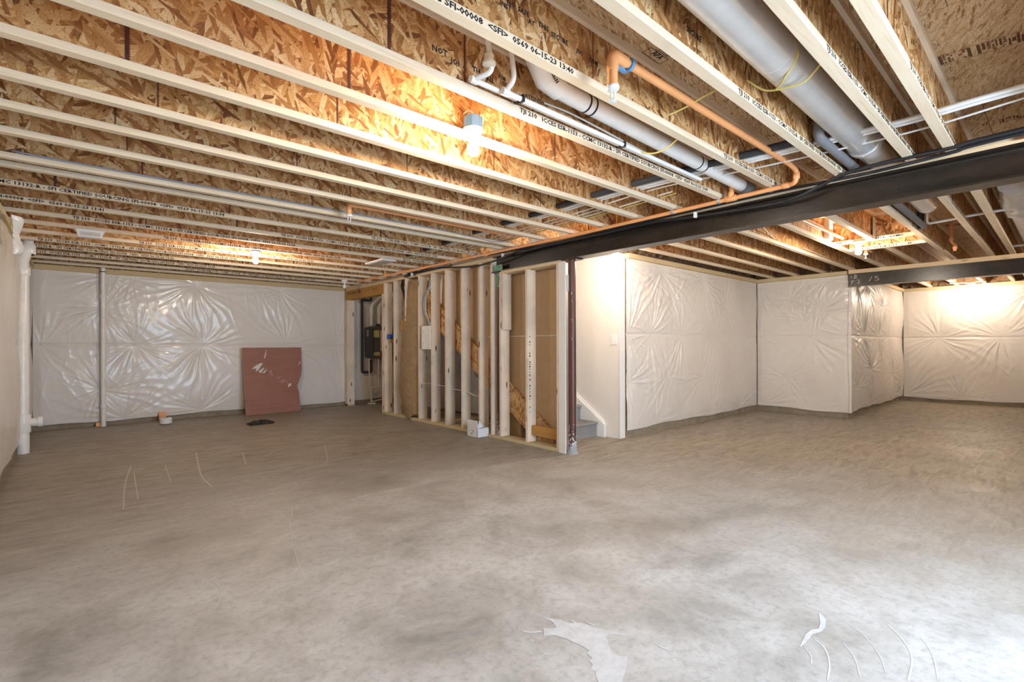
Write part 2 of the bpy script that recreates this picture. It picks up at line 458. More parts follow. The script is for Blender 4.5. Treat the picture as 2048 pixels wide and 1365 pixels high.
CAMP = Vector((0, 0, CAMH))
def px_floor(x, y, z=0.0):
    X = x - CX; Y = y - HY; a = X * math.cos(ROLL) + Y * math.sin(ROLL); b = -X * math.sin(ROLL) + Y * math.cos(ROLL)
    d = Fv + Rv * (a / FPX) - Uv * (b / FPX); k = (z - CAMH) / d.z
    return (d.x * k, d.y * k, z)
# pale compound smears dried on the slab (flat marks, located once from the photograph)
def smear(name, pts, z=.0010, m='smear'):
    return MB().poly([px_floor(x, y, z) for x, y in pts]).build(name, m, floor)
def ip(q): return [(900 + x * 500 / 1345, 1150 + y * 500 / 1345) for x, y in q]
smear('compound_smear', ip([(462, 214), (520, 232), (600, 245), (640, 262), (700, 258), (790, 285), (880, 310), (990, 330), (860, 318), (840, 330), (850, 370), (870, 415), (910, 440), (945, 440), (955, 435), (950, 500), (930, 560), (925, 580), (800, 580), (780, 545), (790, 525), (755, 510), (768, 485), (745, 462), (765, 450), (735, 425), (750, 408), (700, 380), (660, 362), (640, 350), (560, 325), (505, 330), (503, 288), (560, 290), (575, 283), (545, 250), (500, 230)]))
for q in ([(1085, 365), (1150, 392), (1185, 413), (1140, 395)], [(640, 238), (690, 262), (685, 268), (650, 250)], [(725, 248), (780, 270), (775, 278), (735, 258)], [(370, 352), (395, 348), (390, 356)], [(425, 350), (460, 352), (445, 357)], [(360, 298), (400, 302), (440, 308), (490, 300), (500, 306), (440, 316), (405, 312), (385, 302)], [(500, 420), (540, 428), (535, 432), (505, 430)], [(944, 445), (952, 438), (950, 500), (946, 500)]):
    smear('compound_smear', ip(q), .0014)
def ip2(q): return [(1550 + x * 498 / 1345, 1180 + y * 498 / 1345) for x, y in q]
smear('compound_smear', ip2([(235, 120), (255, 135), (275, 160), (272, 205), (250, 228), (205, 240), (185, 265), (150, 300), (132, 310), (145, 285), (165, 240), (200, 215), (235, 212), (245, 180), (240, 150)]))
def scratch(pts, wd, m='scuff', z=.0009):
    P = [Vector(px_floor(x, y, z)) for x, y in pts]; C = curve(P, 6); mb = MB()
    for i in range(len(C) - 1):
        a, b = C[i], C[i + 1]; t = (b - a).normalized(); n = Vector((-t.y, t.x, 0)) * wd
        mb.quad(tuple(a - n), tuple(b - n), tuple(b + n), tuple(a + n))
    return mb.build('scratch', m, floor)
for q, wd in (([(400, 190), (480, 250), (560, 350), (600, 450)], .0016), ([(610, 190), (690, 270), (740, 370), (720, 490)], .003), ([(790, 260), (850, 350), (880, 480)], .002), ([(215, 270), (270, 320), (295, 400), (285, 490)], .003), ([(160, 310), (195, 360), (195, 400)], .002), ([(370, 290), (430, 370), (460, 470)], .002)):
    scratch(ip2(q), wd, 'smear')
for q, wd in (([(262, 932), (250, 970), (247, 1020)], .008), ([(268, 945), (276, 1000)], .006), ([(392, 905), (402, 950), (425, 975)], .009), ([(330, 930), (342, 965)], .005), ([(485, 905), (492, 930)], .008), ([(650, 890), (655, 920), (648, 930)], .005), ([(525, 915), (555, 900), (575, 895)], .006), ([(585, 1020), (580, 1060), (600, 1140), (610, 1155)], .004), ([(420, 1158), (442, 1180), (435, 1210), (425, 1215)], .004), ([(670, 1045), (760, 1110), (860, 1155)], .002), ([(320, 1180), (400, 1120), (440, 1090)], .0015)):
    scratch(q, wd * .6)

# ------------------------------------------------------------------ ceiling (subfloor)
ceil = MB().box(XL - .3, XF + .3, YF - .3, YB + .3, SF + .018, SF + .12).build('ceiling', 'subfloor'); tag(ceil, kind='structure')
yy = YF - .3; row = 0
px0 = XL - .3
xs_ = [px0 + i * 1.22 for i in range(13)]
for i in range(len(xs_) - 1):
    y = YF - .3 - (i % 2) * 1.22
    while y < YB + .3:
        y1 = min(y + 2.44, YB + .3); y0 = max(y, YF - .3)
        if y1 > y0: MB().box(xs_[i] + .0015, min(xs_[i + 1], XF + .3) - .0015, y0 + .0015, y1 - .0015, SF, SF + .018).build('subfloor_panel', 'subfloor', ceil)
        y += 2.44

# ------------------------------------------------------------------ insulated foundation walls
def blanket(name, org, u, n, L, z0, z1, seam, pins, parent, step=.0115, seed=0, fa=1.0, bulge=.055, mat='film'):
    rs = np.random.RandomState(seed)
    nu = int(L / step) + 1; nz = int((z1 - z0) / step) + 1
    U, Zz = np.meshgrid(np.linspace(0, L, nu), np.linspace(z0, z1, nz))
    def sm(t): t = np.clip(t, 0, 1); return t * t * (3 - 2 * t)
    up = (Zz - seam) / (z1 - seam); lo = (seam - Zz) / (seam - z0)
    t = np.where(Zz > seam, up, lo); t = np.clip(t, 0, 1)
    D = bulge * np.power(np.sin(PI * np.clip(t * .5 + .02, 0, .98)) , .7) * np.power(np.clip(1 - t, 0, 1) + .02, .33)
    D *= sm(U / .10) * .6 * sm((L - U) / .10) + .4
    W = np.zeros_like(D)
    for k in range(6):
        a, b, c, d = rs.uniform(1, 7), rs.uniform(1, 7), rs.uniform(0, 6.3), rs.uniform(.3, 1)
        W += d * np.sin(a * U + b * Zz + c)
    D += .004 * W
    for (pu, pz, amp) in pins:
        dx = U - pu; dz = Zz - pz; r = np.sqrt(dx * dx + dz * dz) + 1e-4; th = np.arctan2(dz, dx)
        ph = rs.uniform(0, 6.3); k1 = rs.randint(12, 17); k2 = rs.randint(27, 36)
        mod = .55 + .45 * np.sin(3 * th + rs.uniform(0, 6.3))
        fold = 1 - 2 * np.abs(np.sin((k1 * th + ph + .8 * np.sin(5 * r + ph)) / 2))
        fold2 = 1 - 2 * np.abs(np.sin((k2 * th + ph * 2 + 1.3 * np.sin(9 * r)) / 2))
        env = (1 - np.exp(-r / .06)) * np.exp(-r / .26) * mod
        amp *= fa; D += amp * .0155 * env * fold + amp * .009 * np.exp(-r / .40) * (1 - np.exp(-r / .10)) * fold2 * mod
        D -= amp * .030 * np.exp(-(r / .09))
    # long diagonal drag folds
    for k in range(int(L * 16)):
        cu, cz, an, ln = rs.uniform(0, L), rs.uniform(z0, z1), rs.uniform(.8, 2.4), rs.uniform(.05, .28)
        dx = U - cu; dz = Zz - cz; a_ = dx * math.cos(an) + dz * math.sin(an); b_ = -dx * math.sin(an) + dz * math.cos(an)
        D += rs.uniform(.0015, .0042) * np.exp(-(a_ / ln) ** 2) * np.exp(-(b_ / .011) ** 2)
    D = .5 * (D + .006 + np.sqrt((D - .006) ** 2 + .00012))
    D -= .007 * np.exp(-((Zz - seam - .006 * np.sin(2.5 * U)) / .014) ** 2)
    wob = .012 * np.sin(2.1 * U + seed) + .006 * np.sin(7.3 * U + 1.7 * seed)
    ZZ = Zz + wob * np.clip((seam - Zz) / (seam - z0), 0, 1) ** 3
    org = np.array(org); u = np.array(u); n = np.array(n)
    P = org[None, None, :] + U[..., None] * u + D[..., None] * n
    P[..., 2] = ZZ
    V = P.reshape(-1, 3)
    idx = np.arange(nu * nz).reshape(nz, nu)
    Fc = np.stack([idx[:-1, :-1], idx[:-1, 1:], idx[1:, 1:], idx[1:, :-1]], -1).reshape(-1, 4)
    cr = np.cross(u, np.array([0, 0, 1.]))
    if np.dot(cr, n) < 0: Fc = Fc[:, ::-1]
    me = bpy.data.meshes.new(name); me.vertices.add(len(V)); me.vertices.foreach_set('co', V.astype(np.float32).ravel())
    me.loops.add(Fc.size); me.loops.foreach_set('vertex_index', Fc.astype(np.int32).ravel())
    me.polygons.add(len(Fc)); me.polygons.foreach_set('loop_start', np.arange(0, Fc.size, 4, dtype=np.int32))
    me.update(calc_edges=True); me.validate()
    me.polygons.foreach_set('use_smooth', np.ones(len(Fc), dtype=bool))
    me.materials.append(M_[mat]); o = bpy.data.objects.new(name, me); COL.objects.link(o)
    if parent: o.parent = parent
    mb = MB()                                                     # staple heads
    for (pu, pz, amp) in pins:
        if amp < .6: continue
        c = org + u * pu + n * (-.012); c[2] = pz
        i = int(round(pz_idx(pz, z0, z1, nz))); j = int(round(pu / L * (nu - 1))); i = min(max(i, 0), nz - 1); j = min(max(j, 0), nu - 1)
        q = P[i, j] + n * .003
        e = u * .006; f_ = np.array([0, 0, .003])
        mb.quad(tuple(q - e - f_), tuple(q + e - f_), tuple(q + e + f_), tuple(q - e + f_))
    if mb.v: tag(mb.build('staples', 'dark', parent or None, fix=False), kind='stuff')
    return o
def pz_idx(pz, z0, z1, nz): return (pz - z0) / (z1 - z0) * (nz - 1)

def wall(name, x0, x1, y0, y1, z0=0, z1=None):
    o = MB().box(x0, x1, y0, y1, z0, z1 if z1 else SF).build(name, 'conc'); return tag(o, kind='structure')
def zx(X):  # slight sag of the back-wall film seam
    return 1.215
wb = wall('wall_back', XL - .25, 5.3, YB, YB + .25)
blanket('insulation_blanket', (XL + .03, YB - .01, 0), (1, 0, 0), (0, -1, 0), 4.55, .075, 2.29, 1.215,
        [(.72, .55, .9), (.74, 1.75, 1.), (1.13, 1.215, .8), (2.05, 1.215, 1.2), (3.35, 1.215, 1.1), (.08, 1.215, .7), (1.95, 2.20, 1.0), (3.25, 2.20, .9), (.85, 2.24, .6), (1.0, .10, .7), (2.0, .10, .5), (3.2, .12, .6), (4.3, 1.215, .6), (4.4, .12, .5), (1.1, 2.23, .6), (2.9, 2.24, .4)], wb, seed=3)
blanket('insulation_blanket', (4.08, YB - .01, 0), (1, 0, 0), (0, -1, 0), 1.1, .09, 2.29, 1.215, [(.5, 1.2, .8), (.2, 2.2, .8), (.1, .7, .8)], wb, seed=5, step=.03)
wl = wall('wall_left', XL - .25, XL, YF - .25, YB + .01)
blanket('insulation_blanket', (XL + .005, YF + .2, 0), (0, 1, 0), (1, 0, 0), YB - YF - .25, .10, 2.30, 1.22,
        [(y - YF, 1.22, 1.0) for y in (1.2, 2.6, 4.0, 5.2, 6.3, 7.35, 8.6)] + [(y - YF, 2.2, .9) for y in (4.4, 5.9, 6.6, 7.5)] + [(y - YF, .2, .7) for y in (5., 6.7, 7.6, 8.8)], wl, seed=8, step=.03, bulge=.055)
wr = wall('wall_right', 5.20, 9.45, 3.72, 3.97, 0, 2.288)
MB().box(5.2, 9.45, 3.90, 3.97, 2.289, SF).build('rim_board', 'osb', wr)
blanket('insulation_blanket', (5.205, 3.715, 0), (1, 0, 0), (0, -1, 0), 3.95, .095, 2.29, 1.325,
        [(.05, 1.325, .9), (.05, .72, .8), (.03, 2.2, .7), (1.1, 1.8, .6), (.95, .75, .5), (2.7, 1.8, .5), (1.9, .7, .5), (.55, 1.325, 1.1), (1.38, 1.325, 1.0), (2.35, 1.325, .5), (3.1, 1.325, .3), (3.88, 1.325, .8), (.85, 2.20, 1.1), (1.95, 2.2, 1.0), (3.9, 2.2, .8), (.7, .12, .6), (2.2, .13, .5), (3.85, .14, .6), (3.2, .12, .5)], wr, seed=12, fa=1.45)
wj = wall('wall_jog', 9.20, 9.45, 2.315, 3.719, 0, 2.288)
MB().box(9.38, 9.449, 2.6, 3.89, 2.289, SF).build('rim_board', 'osb_board', wj)
blanket('insulation_blanket', (9.19, 3.70, 0), (0, -1, 0), (-1, 0, 0), 1.44, .095, 2.29, 1.325,
        [(.06, 1.325, .7), (1.0, 1.75, .9), (.75, 1.6, .6), (.5, .6, .4), (.86, 1.325, 1.1), (1.4, 1.325, .4), (.55, 1.95, .5), (1.1, 2.25, .6), (.1, .14, .5), (.8, .13, .4), (.06, 2.2, .6)], wj, seed=21, bulge=.05, fa=1.45)
wi = wall('wall_inner', 9.23, XF + .25, 2.325, 2.57, 0, 2.286)
MB().box(9.26, XF + .25, 2.50, 2.569, 2.289, SF).build('rim_board', 'osb', wi)
blanket('insulation_blanket', (9.15, 2.315, 0), (1, 0, 0), (0, -1, 0), 3.92, .095, 2.29, 1.32,
        [(.15, 1.32, 1.), (.9, 1.32, 1.3), (1.3, .75, 1.5), (.5, .5, .9), (1.9, 1.32, 1.1), (.5, 2.2, 1.4), (1.2, 2.22, 1.3), (2.2, 1.9, .9), (2.6, 1.32, .8), (3.6, .2, 1.0), (2.9, .6, .8), (1.3, .15, 1.)], wi, seed=31, bulge=.07)
wf = wall('wall_far', XF, XF + .25, YF - .25, 2.324, 0, 2.284)
MB().box(XF + .14, XF + .249, YF - .25, 2.49, 2.289, SF).build('rim_board', 'osb_board', wf)
blanket('insulation_blanket', (XF - .005, 2.28, 0), (0, -1, 0), (-1, 0, 0), 4.0, .085, 2.285, 1.315,
        [(.55, 1.315, 1.1), (1.45, 1.315, 1.1), (2.3, 1.315, .9), (1.0, 2.2, 1.2), (.05, .15, 1.), (1.9, 2.2, .9), (.9, .12, .5), (2.6, .15, .6)], wf, seed=41, fa=1.25)
# front wall, behind the camera, with the glass door the daylight comes through
wfr = MB().box(XL - .25, 1.35, YF - .25, YF, 0, SF).box(3.15, XF + .25, YF - .25, YF, 0, SF).box(1.35, 3.15, YF - .25, YF, 2.08, SF).build('wall_front', 'conc'); tag(wfr, kind='structure')
d1 = MB().box(1.35, 1.40, YF - .18, YF - .06, 0, 2.08).box(3.10, 3.15, YF - .18, YF - .06, 0, 2.08).box(2.22, 2.28, YF - .18, YF - .06, 0, 2.03).box(1.40, 3.10, YF - .18, YF - .06, 2.03, 2.08).build('door_1', 'trim'); tag(d1, kind='structure')
# sill plates on top of the walls, rim boards and rim insulation
tr = [('trim_1', (XL - .02, 3.96, YB - .075, YB + .06, 2.278, JB), 'treatedx'), ('trim_2', (5.20, 9.33, 3.655, 3.80, 2.29, JB), 'treatedx'), ('trim_3', (9.10, 9.25, 2.30, 3.655, 2.29, JB), 'treated'),
      ('trim_4', (9.25, XF, 2.26, 2.40, 2.29, JB), 'treatedx'), ('trim_5', (XF - .06, XF + .08, YF, 2.26, 2.285, JB), 'treated'), ('trim_6', (XL - .06, XL + .05, YF, YB - .08, 2.29, JB), 'treated')]
for n_, b_, m_ in tr: tag(MB().box(*b_).build(n_, m_), kind='structure')
def wool(x0, x1, y0, y1, z0, z1, seed):
    rs = np.random.RandomState(seed); nx = max(2, int((x1 - x0) / .035)); ny = max(2, int((y1 - y0) / .035)); nz = max(2, int((z1 - z0) / .035))
    bm = bmesh.new(); bmesh.ops.create_grid(bm, x_segments=1, y_segments=1, size=1); bm.free()
    mb = MB()
    along = 'X' if (x1 - x0) > (y1 - y0) else 'Y'
    N = nx if along == 'X' else ny; P = []
    for i in range(N + 1):
        for j in range(nz + 1):
            d = rs.uniform(-.028, .028)
            if along == 'X': P.append((x0 + (x1 - x0) * i / N, y0 + d, z0 + (z1 - z0) * j / nz))
            else: P.append((x0 + d, y0 + (y1 - y0) * i / N, z0 + (z1 - z0) * j / nz))
    mb.v = P
    for i in range(N):
        for j in range(nz):
            a = i * (nz + 1) + j; mb.f.append((a, a + 1, a + nz + 2, a + nz + 1))
    return mb
for a, sd, par in (((5.2, 9.2, 3.76, 3.86, JB, SF), 1, wr), ((9.26, 9.3, 2.25, 3.78, JB, SF), 2, wj), ((9.3, XF, 2.36, 2.46, JB, SF), 3, wi), ((XF + .01, XF + .05, YF, 2.3, JB, SF), 4, wf)):
    tag(wool(*a, sd).build('rim_insulation', 'wool', par), kind='stuff')
MB().box(XL - .03, XL + .02, YF, YB, JB, SF).build('rim_board', 'osb_board', wl)
MB().box(XL, 5.2, YB - .02, YB + .02, JB, SF).build('rim_board', 'osb', wb)

# ------------------------------------------------------------------ I-joists
FW, FH, WT = .052, .035, .010
STR = 'TJI 210   ICCES ESR-1153 - CCMC 13132-R - SFI CERTIFIED SOURCING SFI-00008  <SFI>  0569 06-15-23 13:'
ORD = ['first', 'second', 'third', 'fourth', 'fifth', 'sixth', 'seventh', 'eighth', 'ninth', 'tenth', 'eleventh', 'twelfth', 'thirteenth', 'fourteenth', 'fifteenth', 'sixteenth', 'seventeenth', 'eighteenth', 'nineteenth', 'twentieth', 'twenty-first', 'twenty-second', 'twenty-third', 'twenty-fourth', 'twenty-fifth', 'twenty-sixth']
proto = {}
def joist(yfar, x0, x1, label, group, texts=(), joints=None, webtext=(), tend='40'):
    yc = yfar - FW / 2
    root = empty('i_joist', (x0, yc, JB), label, 'joist', group)
    L = round(x1 - x0, 3)
    if L not in proto:
        a = MB().box(0, L, -FW / 2, FW / 2, 0, FH).build('bottom_flange', 'flange', bevel=.0015)
        b = MB().box(0, L, -FW / 2, FW / 2, JD - FH, JD).build('top_flange', 'flange')
        c = MB().box(0, L, -WT / 2, WT / 2, FH, JD - FH).build('web', 'osb')
        proto[L] = (a.data, b.data, c.data); cur = (a, b, c)
        for o in cur: o.parent = root
    else:
        for nm, me in zip(('bottom_flange', 'top_flange', 'web'), proto[L]):
            o = bpy.data.objects.new(nm, me); COL.objects.link(o); o.parent = root
    yf = yc - FW / 2 - .0006; yw = yc - WT / 2
    for s in texts:
        lettering(STR + tend, (s, yf, JB + .005), (1, 0, 0), (0, 0, 1), root, 1.945, .0245, bold=True, xmin=x0 + .01, xmax=x1 - .01)
    rs = random.Random(int(yfar * 1000) + int(x0 * 10))
    if joints is None:
        joints = []; x = x0 + rs.uniform(.2, 1.0)
        while x < x1 - .1: joints.append(x); x += rs.uniform(.9, 1.5)
    mb = MB()
    for jx in joints:                                       # finger-jointed web splices: dark zigzag glue lines
        n = 22; zz = [JB + FH + (JD - 2 * FH) * i / n for i in range(n + 1)]; wd = rs.choice([.005, .008, .015])
        for i in range(n):
            z0, z1 = zz[i], zz[i + 1]; zm = (z0 + z1) / 2; y_ = yw - .0006; a = .006
            mb.poly([(jx - wd / 2, y_, z0), (jx + wd / 2, y_, z0), (jx + wd / 2 + a, y_, zm), (jx + wd / 2, y_, z1), (jx - wd / 2, y_, z1), (jx - wd / 2 + a * .4, y_, zm)])
    if mb.v: mb.build('web_splice', 'glue', root, fix=False)
    for body, x, z, hgt in webtext:
        lettering(body, (x, yw - .0009, z), (1, 0, 0), (0, 0, 1), root, None, hgt, bold=True)
    # glue squeeze-out along the flange
    mb = MB(); x = x0 + .05
    while x < x1 - .3:
        if rs.random() < .5:
            l = rs.uniform(.05, .3); k = max(3, int(l / .012)); zt = JB + FH
            P = [(x + l * i / k, yw - .004 * rs.random() - .001, zt + .0005) for i in range(k + 1)]
            Q = [(x + l * i / k, yw - .0008, zt + rs.uniform(.0005, .006)) for i in range(k + 1)]
            for i in range(k): mb.quad(P[i], P[i + 1], Q[i + 1], Q[i])
        x += rs.uniform(.15, .5)
    if mb.v: mb.build('glue_bead', 'inkb', root, fix=False)
    return root
WJ = 'DO NOT INSTALL'
def PY(x, y, Y):
    Xx = x - CX; Yy = y - HY; a = Xx * math.cos(ROLL) + Yy * math.sin(ROLL); b = -Xx * math.sin(ROLL) + Yy * math.cos(ROLL)
    d = Fv + Rv * (a / FPX) - Uv * (b / FPX); k = Y / d.y
    return (d.x * k, Y, CAMH + d.z * k)
def WT_(items, Y):
    out_ = []
    for body, x, y, h_ in items:
        p = PY(x, y, Y); out_.append((body, p[0], p[2], h_))
    return out_
LJ = [(-1.32, {}), (-.92, {}), (-.52, {}), (-.12, {}), (.085, {}), (.487, dict(texts=[2.62])), (.680, dict(texts=[2.223], joints=[2.75, 3.6])), (1.060, dict(texts=[2.296], joints=[1.95, 2.62], webtext=WT_([('SECURE', 1372, 62, .026)], 1.03))),
      (1.463, dict(texts=[3.009, -.34], joints=[1.76, 3.0], tend='40', webtext=WT_([('SAFE', 1036, 22, .021), ('NO', 1014, 7, .021), ('INST', 1000, 10, .020), ('AT', 1056, 46, .020), ('THIS', 1076, 52, .022), ('SECURE', 1102, 72, .022), ('JOI', 1152, 104, .020), ('COM', 1178, 122, .020)], 1.432))),
      (1.865, dict(texts=[1.655], joints=[.95, 1.33, 3.1], webtext=WT_([('NOT', 864, 100, .027), ('JOI', 900, 125, .027), ('TH', 944, 142, .026), ('ALL', 972, 160, .022), ('FOR', 997, 156, .019), ('USE', 1000, 168, .019), ('ATTENTION', 1050, 194, .021), ('DESIGN', 1156, 240, .019)], 1.834))),
      (2.265, dict(joints=[-.1, .95, 2.35])), (2.655, dict(joints=[.15, 1.05, 2.15, 3.1])), (3.067, {}), (3.452, {}), (3.861, {}), (4.362, {}), (4.562, {}),
      (5.065, dict(texts=[2.383, -.97], tend='34')), (5.562, dict(texts=[1.599, -1.79], tend='41')), (6.042, dict(texts=[-.05, 3.3], tend='38')), (6.506, dict(texts=[.677], tend='38')), (7.00, dict(texts=[.50], tend='36')),
      (7.49, dict(texts=[-.35], tend='36')), (7.97, dict(texts=[-1.0], tend='36')), (8.45, dict(texts=[-.437], tend='34')), (8.93, dict(texts=[1.2], tend='34')), (9.40, {})]
nL = len(LJ)
for i, (yf_, kw) in enumerate(LJ):
    joist(yf_, XL + .02, 4.10, 'pale wooden I-joist over the left room, %s counted from the back wall' % (ORD + ['twenty-seventh', 'twenty-eighth'])[nL - 1 - i], 'floor joists over the left room', **kw)
RJ = [3.452, 3.067, 2.655, 2.265, 1.865, 1.463, 1.060, .680, .487, .085, -.32, -.72, -1.12]
for i, yf_ in enumerate(RJ):
    kw = {}
    if yf_ == 1.060: kw = dict(texts=[6.15])
    if yf_ == .680: kw = dict(texts=[5.4])
    if yf_ == 1.463:
        joist(yf_, 4.12, 6.64, 'short wooden I-joist ending in a metal hanger at the boxed opening', 'floor joists over the right room'); continue
    joist(yf_, 4.12, 9.24, 'pale wooden I-joist over the right room, %s counted from its wrapped side wall' % ORD[i], 'floor joists over the right room', **kw)
joist(1.463, 7.30, 9.24, 'short wooden I-joist running from the boxed opening to the far steel beam', 'floor joists over the right room')
for i, yf_ in enumerate([1.865, 1.463, 1.060, .680, .487, .085, -.32, -.72, -1.12]):
    joist(yf_, 9.26, XF + .03, 'wooden I-joist beyond the far steel beam, %s counted from the wrapped wall' % ORD[i], 'floor joists beyond the far beam')
# header joists of the boxed opening
def header_joist(x, label):
    r = empty('header_joist', (x, 1.44, JB), label, 'joist', 'header joists of the boxed opening')
    y0, y1 = 1.062, 1.811
    MB().box(x, x + FW, y0, y1, JB, JB + FH).build('bottom_flange', 'flange_y', r, bevel=.0015)
    MB().box(x, x + FW, y0, y1, SF - FH, SF).build('top_flange', 'flange_y', r)
    MB().box(x + FW / 2 - .005, x + FW / 2 + .005, y0, y1, JB + FH, SF - FH).build('web', osby, r)
    lettering('TJI 210   ICCES ESR-1153 - CCMC', (x - .0006, y1 - .03, JB + .006), (0, -1, 0), (0, 0, 1), r, .62, .020, bold=True)
osby = osb('osb_header', 'YZ')
header_joist(6.64, 'wooden header joist of the boxed opening, nearer one beside the bright bulb')
header_joist(7.25, 'wooden header joist of the boxed opening, farther one behind the bright bulb')
r = empty('joist_hanger', (6.60, 1.437, JB), 'galvanized hanger at the end of the short joist above the bulb', 'hanger')
MB().box(6.54, 6.64, 1.404, 1.409, JB - .003, JB + .24).build('side_plate', 'galv', r)
MB().box(6.54, 6.64, 1.465, 1.470, JB - .003, JB + .24).build('side_plate', 'galv', r)
MB().box(6.54, 6.64, 1.409, 1.465, JB - .004, JB - .001).build('seat', 'galv', r)
for a, lb in (((6.36, 6.50, 1.775, 1.832, JB + FH, JB + .265), 'pale backer block on the joist web left of the bright bulb'), ((6.54, 6.60, 1.03, 1.07, JB + FH, JB + .25), 'pale backer block in the corner of the boxed opening')):
    tag(MB().box(*a).build('backer_block', 'stud', bevel=.002), lb, 'block')

# stamps printed on the subfloor
lettering('APA', Vector((2.155, 1.385, SF - .0007)), (1, 0, 0), (0, -1, 0), ceil, .085, .034, bold=True)
sx, sy = Vector((1, 0, 0)), Vector((0, -1, 0)); so = Vector((2.115, 1.408, SF - .0006))
mb = MB()
def bar(mb, o, u, v, a0, a1, b0, b1): mb.quad(*[tuple(o + u * a + v * b) for a, b in ((a0, b0), (a1, b0), (a1, b1), (a0, b1))])
for a in ((0, .16, 0, .004), (0, .16, .052, .056), (0, .004, 0, .056), (.156, .16, 0, .056), (0, .16, .085, .089), (.05, .13, .062, .066), (.04, .14, .072, .078)): bar(mb, so, sx, sy, *a)
mb.build('stamp', 'ink', ceil, fix=False)
def barcode(o, L, h, seed, u=(.1, -1, 0), v=(1, 0, 0)):
    rs = random.Random(seed); mb = MB(); u = Vector(u); v = Vector(v); o = Vector(o)
    bar(mb, o, u, v, 0, L, -.010, -.007); bar(mb, o, u, v, 0, L, h + .007, h + .010)
    x = .01
    while x < L - .02:
        k = rs.random(); wd = rs.uniform(.006, .014)
        if k < .55: bar(mb, o, u, v, x, x + wd, h * rs.choice([0, 0, .3]), h * rs.choice([1, 1, .7]))
        elif k < .92:
            for i in range(5):
                if rs.random() < .8: bar(mb, o, u, v, x, x + wd, h * i / 5, h * (i + .7) / 5)
        x += wd + rs.uniform(.003, .007)
    mb.build('stamp', 'inkb', ceil, fix=False)
for o_, L_, h_, sd in (((3.29, .445, SF - .0006), .75, .11, 1), ((4.50, .40, SF - .0006), .7, .075, 2), ((8.0, 1.0, SF - .0006), .28, .10, 4), ((9.15, .99, SF - .0006), .16, .08, 5), ((10.4, .93, SF - .0006), .12, .08, 6)): barcode(o_, L_, h_, sd)
barcode((4.40, 1.40, SF - .0006), .25, .10, 3, (1, 0, 0), (0, -1, 0))

# ------------------------------------------------------------------ steel beams and posts
def ibeam(name, x0, x1, y0, y1, z0, z1, label, tf=.012, tw=.010):
    r = empty(name, ((x0 + x1) / 2, (y0 + y1) / 2, z0), label, 'steel beam'); xc = (x0 + x1) / 2
    prof = [(x0, z0), (x1, z0), (x1, z0 + tf), (xc + tw / 2 + .008, z0 + tf + .002), (xc + tw / 2, z0 + tf + .012), (xc + tw / 2, z1 - tf - .012), (xc + tw / 2 + .008, z1 - tf - .002), (x1, z1 - tf), (x1, z1), (x0, z1), (x0, z1 - tf), (xc - tw / 2 - .008, z1 - tf - .002), (xc - tw / 2, z1 - tf - .012), (xc - tw / 2, z0 + tf + .012), (xc - tw / 2 - .008, z0 + tf + .002), (x0, z0 + tf)]
    MB().prism(prof, 'Y', y0, y1).build('rolled_section', 'beam', r)
    pl = MB().box(x0 - .0, x1 + .0, y0, y1, z1, JB).build('wood_plate', 'study', r); pl['label'] = 'pale wooden nailing plate'
    return r
b1 = ibeam('steel_beam', 3.955, 4.105, YF, 4.85, 2.122, 2.312, 'long black steel I-beam crossing the ceiling above the brown post')
b2 = ibeam('steel_beam', 9.06, 9.20, YF, 2.27, 2.093, 2.290, 'dark steel I-beam at the far end with chalk numbers')
# this beam end is a flat boxed face where the chalk marks sit
MB().box(9.0585, 9.062, YF, 2.269, 2.094, 2.289).build('face_plate', 'beam', b2)
def hand(strokes, org, u, v, par, w_=.006, m='chalk'):
    for st in strokes:
        P = [Vector(org) + Vector(u) * a + Vector(v) * b for a, b in st]
        C = curve(P, 5) if len(P) > 2 else P
        MB().tube(C, w_ / 2, 5).build('chalk_mark', m, par)
hU, hV = (0, -1, 0), (0, 0, 1)
X2 = 9.057
hand([[(0, 0), (.01, .05)], [(.075, .045), (.05, .055), (.045, .04), (.065, .028), (.07, .01), (.05, 0), (.04, .012), (.06, .03), (.078, .045)]], (X2, 2.235, 2.212), hU, hV, b2)
hand([[(0, .035), (.04, .045), (.035, .03), (.01, -.005)], [(.065, .045), (.062, .035)], [(.085, .04), (.105, .05), (.12, .035), (.095, 0), (.13, .008)]], (X2, 2.245, 2.135), hU, hV, b2)
hand([[(0, -.01), (.035, .06)], [(.12, .06), (.08, .055), (.075, .035), (.11, .03), (.12, .005), (.075, -.005)]], (X2 + .0, 2.0, 2.16), hU, hV, b2)
def post(x, y, z1, label, r_=.044):
    r = empty('steel_post', (x, y, 0), label, 'steel post')
    MB().lathe([(r_, .0), (r_, z1 - .012)], (x, y, 0), seg=28).build('tube', 'post', r, smooth=True)
    MB().box(x - .07, x + .07, y - .10, y + .10, z1 - .012, z1).build('cap_plate', 'beam', r)
    mb = MB(); n = 20; rs = random.Random(int(x * 100 + y * 10)); pr = []
    hs = [rs.uniform(.05, .13) for _ in range(n)]
    for k in range(n):
        a = 2 * PI * k / n
        for rr, zz in ((r_ + .022, 0.0), (r_ + .008, .025), (r_ + .0015, hs[k])): mb.v.append((x + rr * math.cos(a), y + rr * math.sin(a), zz))
    for k in range(n):
        a = 3 * k; b = 3 * ((k + 1) % n)
        for j in (0, 1): mb.f.append((a + j, b + j, b + j + 1, a + j + 1))
    g_ = mb.build('grout_collar', plain('grey_grout_%d' % int(y), (.36, .37, .37), .9, bump=.5), r)
    return r
p1 = post(4.03, 3.575, 2.122, 'round brown steel post at the end of the stud wall')
p2 = post(4.035, 4.80, 2.122, 'round brown steel post standing behind the stud, green paint at its top')
